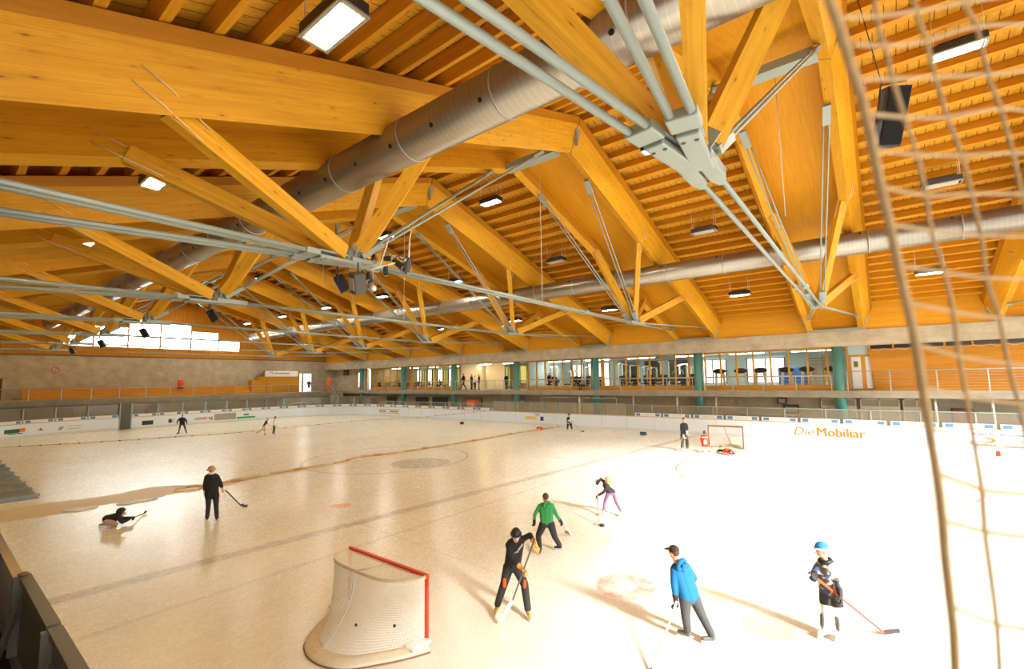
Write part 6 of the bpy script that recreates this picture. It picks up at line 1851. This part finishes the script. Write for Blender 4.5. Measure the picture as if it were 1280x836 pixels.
def cl(top, bot, hair=HAIR_BR): return dict(top=top, bottom=bot, shoe=M_BOOTB, hair=hair)
walker('person in dark jacket walking past the white wall of the foyer', 579.5, 487, 39.4, 1.9, (-0.3, -0.6, 0), cl(CLOTH_BLACK, CLOTH_DK), 0.45)
walker('person in grey coat standing left in the foyer group', 589.5, 486, 39.8, 1.8, (0.8, 0.3, 0), cl(CLOTH_DK, CLOTH_DK))
walker('person in white top standing in the middle of the foyer group', 593.5, 486, 39.4, 1.65, (-0.2, 0.9, 0), cl(M_WHITE, CLOTH_GREY, HAIR_BL))
walker('person in black with folded arms right in the foyer group', 599, 485, 39.8, 1.75, (-0.7, -0.6, 0), cl(CLOTH_BLACK, CLOTH_DK, HAIR_BL))
walker('person in dark clothes by the pale frame at the right of the foyer', 633, 484, 41.0, 1.75, (0.2, -1, 0), cl(CLOTH_BLACK, CLOTH_DK, HAIR_BL))
walker('person in brown standing in front of the bright door on the left gallery', 386, 484, 0, 1.75, (0.8, -0.3, 0), cl(plain('brown_coat', '#5a4028', 0.85), CLOTH_DK), 0.15, x=-64.6, z=3.0)
walker('person exercising behind the second pane of the left gym windows', 687, 480, 42.2, 1.75, (0.3, -1, 0), cl(CLOTH_BLACK, CLOTH_DK))
# seated on the balcony edge beside the third column
g = atY(731, 488, 38.9); g = V((g.x, 38.75, 3.18)); f = V((-0.35, -1, 0)).normalized(); r = f.cross(V((0, 0, 1)))
P = lambda a, b, c: g+r*a+f*b+V((0, 0, c))
J = dict(head=P(0, 0.12, 1.15), neck=P(0, 0.06, 1.02), shL=P(-0.17, 0.02, 0.94), shR=P(0.17, 0.02, 0.94), elL=P(-0.2, 0.2, 0.72), haL=P(-0.1, 0.38, 0.62), elR=P(0.2, 0.2, 0.72), haR=P(0.1, 0.38, 0.62), hipL=P(-0.09, 0, 0.48), hipR=P(0.09, 0, 0.48), knL=P(-0.12, 0.42, 0.5), knR=P(0.12, 0.42, 0.5), anL=P(-0.12, 0.4, 0.11), anR=P(0.12, 0.44, 0.11))
J['toL'] = J['anL']+f*0.2; J['toR'] = J['anR']+f*0.2
person('person with dark trousers sitting on a stool on the balcony left of the third column', g, J, 1.7, f, cl(plain('tan_top', '#a08a6a', 0.85), CLOTH_BLACK), ('shoes',), 0.024)
t = thing('stool', 'small dark stool under the person sitting on the balcony', 'stool', g)
MB().mm((-0.17, -0.17, 0.36), (0.17, 0.17, 0.40)).build('seat', M_DARK, t)
for sx in (-1, 1):
    for sy in (-1, 1): MB().cyl((sx*0.14, sy*0.14, 0), (sx*0.14, sy*0.14, 0.36), 0.018, 6).build('leg', M_DARK, t)
# guests seated in the restaurant
shirts = [CLOTH_DK, M_WHITE, CLOTH_GREY, plain('rust_shirt', '#a55a3a', 0.85), CLOTH_BLUE, plain('beige_shirt', '#c9b79a', 0.85), CLOTH_BLACK, CLOTH_GREY]
words = ['dark', 'white', 'grey', 'rust', 'blue', 'beige', 'black', 'light grey']
for i in range(8):
    x = c(6)+1.7+2.15*i+(0.85 if i % 2 else -0.85)
    g = V((x, 40.8, 3.18)); f = V((-1 if i % 2 else 1, 0, 0)); r = f.cross(V((0, 0, 1)))
    P = lambda a, b, cc: g+r*a+f*b+V((0, 0, cc))
    J = dict(head=P(0, 0.08, 1.18), neck=P(0, 0.03, 1.05), shL=P(-0.17, 0.0, 0.97), shR=P(0.17, 0.0, 0.97), elL=P(-0.2, 0.18, 0.78), haL=P(-0.1, 0.4, 0.82), elR=P(0.2, 0.18, 0.78), haR=P(0.1, 0.4, 0.82), hipL=P(-0.09, 0, 0.55), hipR=P(0.09, 0, 0.55), knL=P(-0.12, 0.42, 0.53), knR=P(0.12, 0.42, 0.53), anL=P(-0.12, 0.4, 0.11), anR=P(0.12, 0.4, 0.11))
    J['toL'] = J['anL']+f*0.2; J['toR'] = J['anR']+f*0.2
    person('person in a %s shirt seated at the %s restaurant table from the left' % (words[i], ORD[i]), g, J, 1.7, f, cl(shirts[i], CLOTH_DK, HAIR_BR if i % 3 else HAIR_BL), ('shoes',), 0.03)

# turn the sculpted shapes into plain meshes
bpy.context.view_layer.update()
dg = bpy.context.evaluated_depsgraph_get()
done = []
for o in pending:
    me = bpy.data.meshes.new_from_object(o.evaluated_get(dg))
    done.append((o, me))
for o, me in done:
    o.modifiers.clear()
    mt = o.data.materials[0]
    if 'trim' in o:
        bm = bmesh.new(); bm.from_mesh(me)
        bmesh.ops.bisect_plane(bm, geom=list(bm.verts)+list(bm.edges)+list(bm.faces), plane_co=V(o['tc']), plane_no=V(o['tn']), clear_outer=True)
        ed = [e for e in bm.edges if e.is_boundary]
        if ed: bmesh.ops.holes_fill(bm, edges=ed)
        bm.to_mesh(me); bm.free()
        del o['trim']; del o['tc']; del o['tn']
    nm = o.name
    o.data = me
    me.materials.clear(); me.materials.append(mt)
    for pl in me.polygons: pl.use_smooth = True

# ================================================================== LIGHT
w = bpy.data.worlds.new('sky'); S.world = w; w.use_nodes = True
nt = w.node_tree; nt.nodes.clear()
bg = nt.nodes.new('ShaderNodeBackground'); wo = nt.nodes.new('ShaderNodeOutputWorld')
tc = nt.nodes.new('ShaderNodeTexCoord'); sx = nt.nodes.new('ShaderNodeSeparateXYZ'); mr = nt.nodes.new('ShaderNodeMapRange')
nt.links.new(tc.outputs['Generated'], sx.inputs[0]); nt.links.new(sx.outputs[0], mr.inputs[0])
mr.inputs[1].default_value = 0.2; mr.inputs[2].default_value = -0.9; mr.inputs[3].default_value = 1.3; mr.inputs[4].default_value = 7.0
nt.links.new(mr.outputs[0], bg.inputs[1])
bg.inputs[0].default_value = (0.96, 0.98, 1.0, 1)
nt.links.new(bg.outputs[0], wo.inputs[0])
sd = bpy.data.lights.new('sun', 'SUN'); sd.energy = 5.6; sd.angle = math.radians(9); sd.color = (0.92, 0.96, 1.0)
so = bpy.data.objects.new('sun', sd); C.objects.link(so)
el, az = math.radians(28), math.radians(-14)            # towards the sun: +x, a little -y
tow = V((math.cos(el)*math.cos(az), math.cos(el)*math.sin(az), math.sin(el)))
so.rotation_euler = tow.to_track_quat('Z', 'Y').to_euler()
vs = S.view_settings
vs.view_transform = 'Standard'; vs.look = 'None'; vs.gamma = 1.0; vs.use_curve_mapping = False
vs.exposure = 1.3
S.cycles.max_bounces = 8; S.cycles.diffuse_bounces = 5; S.cycles.glossy_bounces = 3; S.cycles.transparent_max_bounces = 12
S.cycles.use_denoising = True
S.cycles.sample_clamp_indirect = 6.0
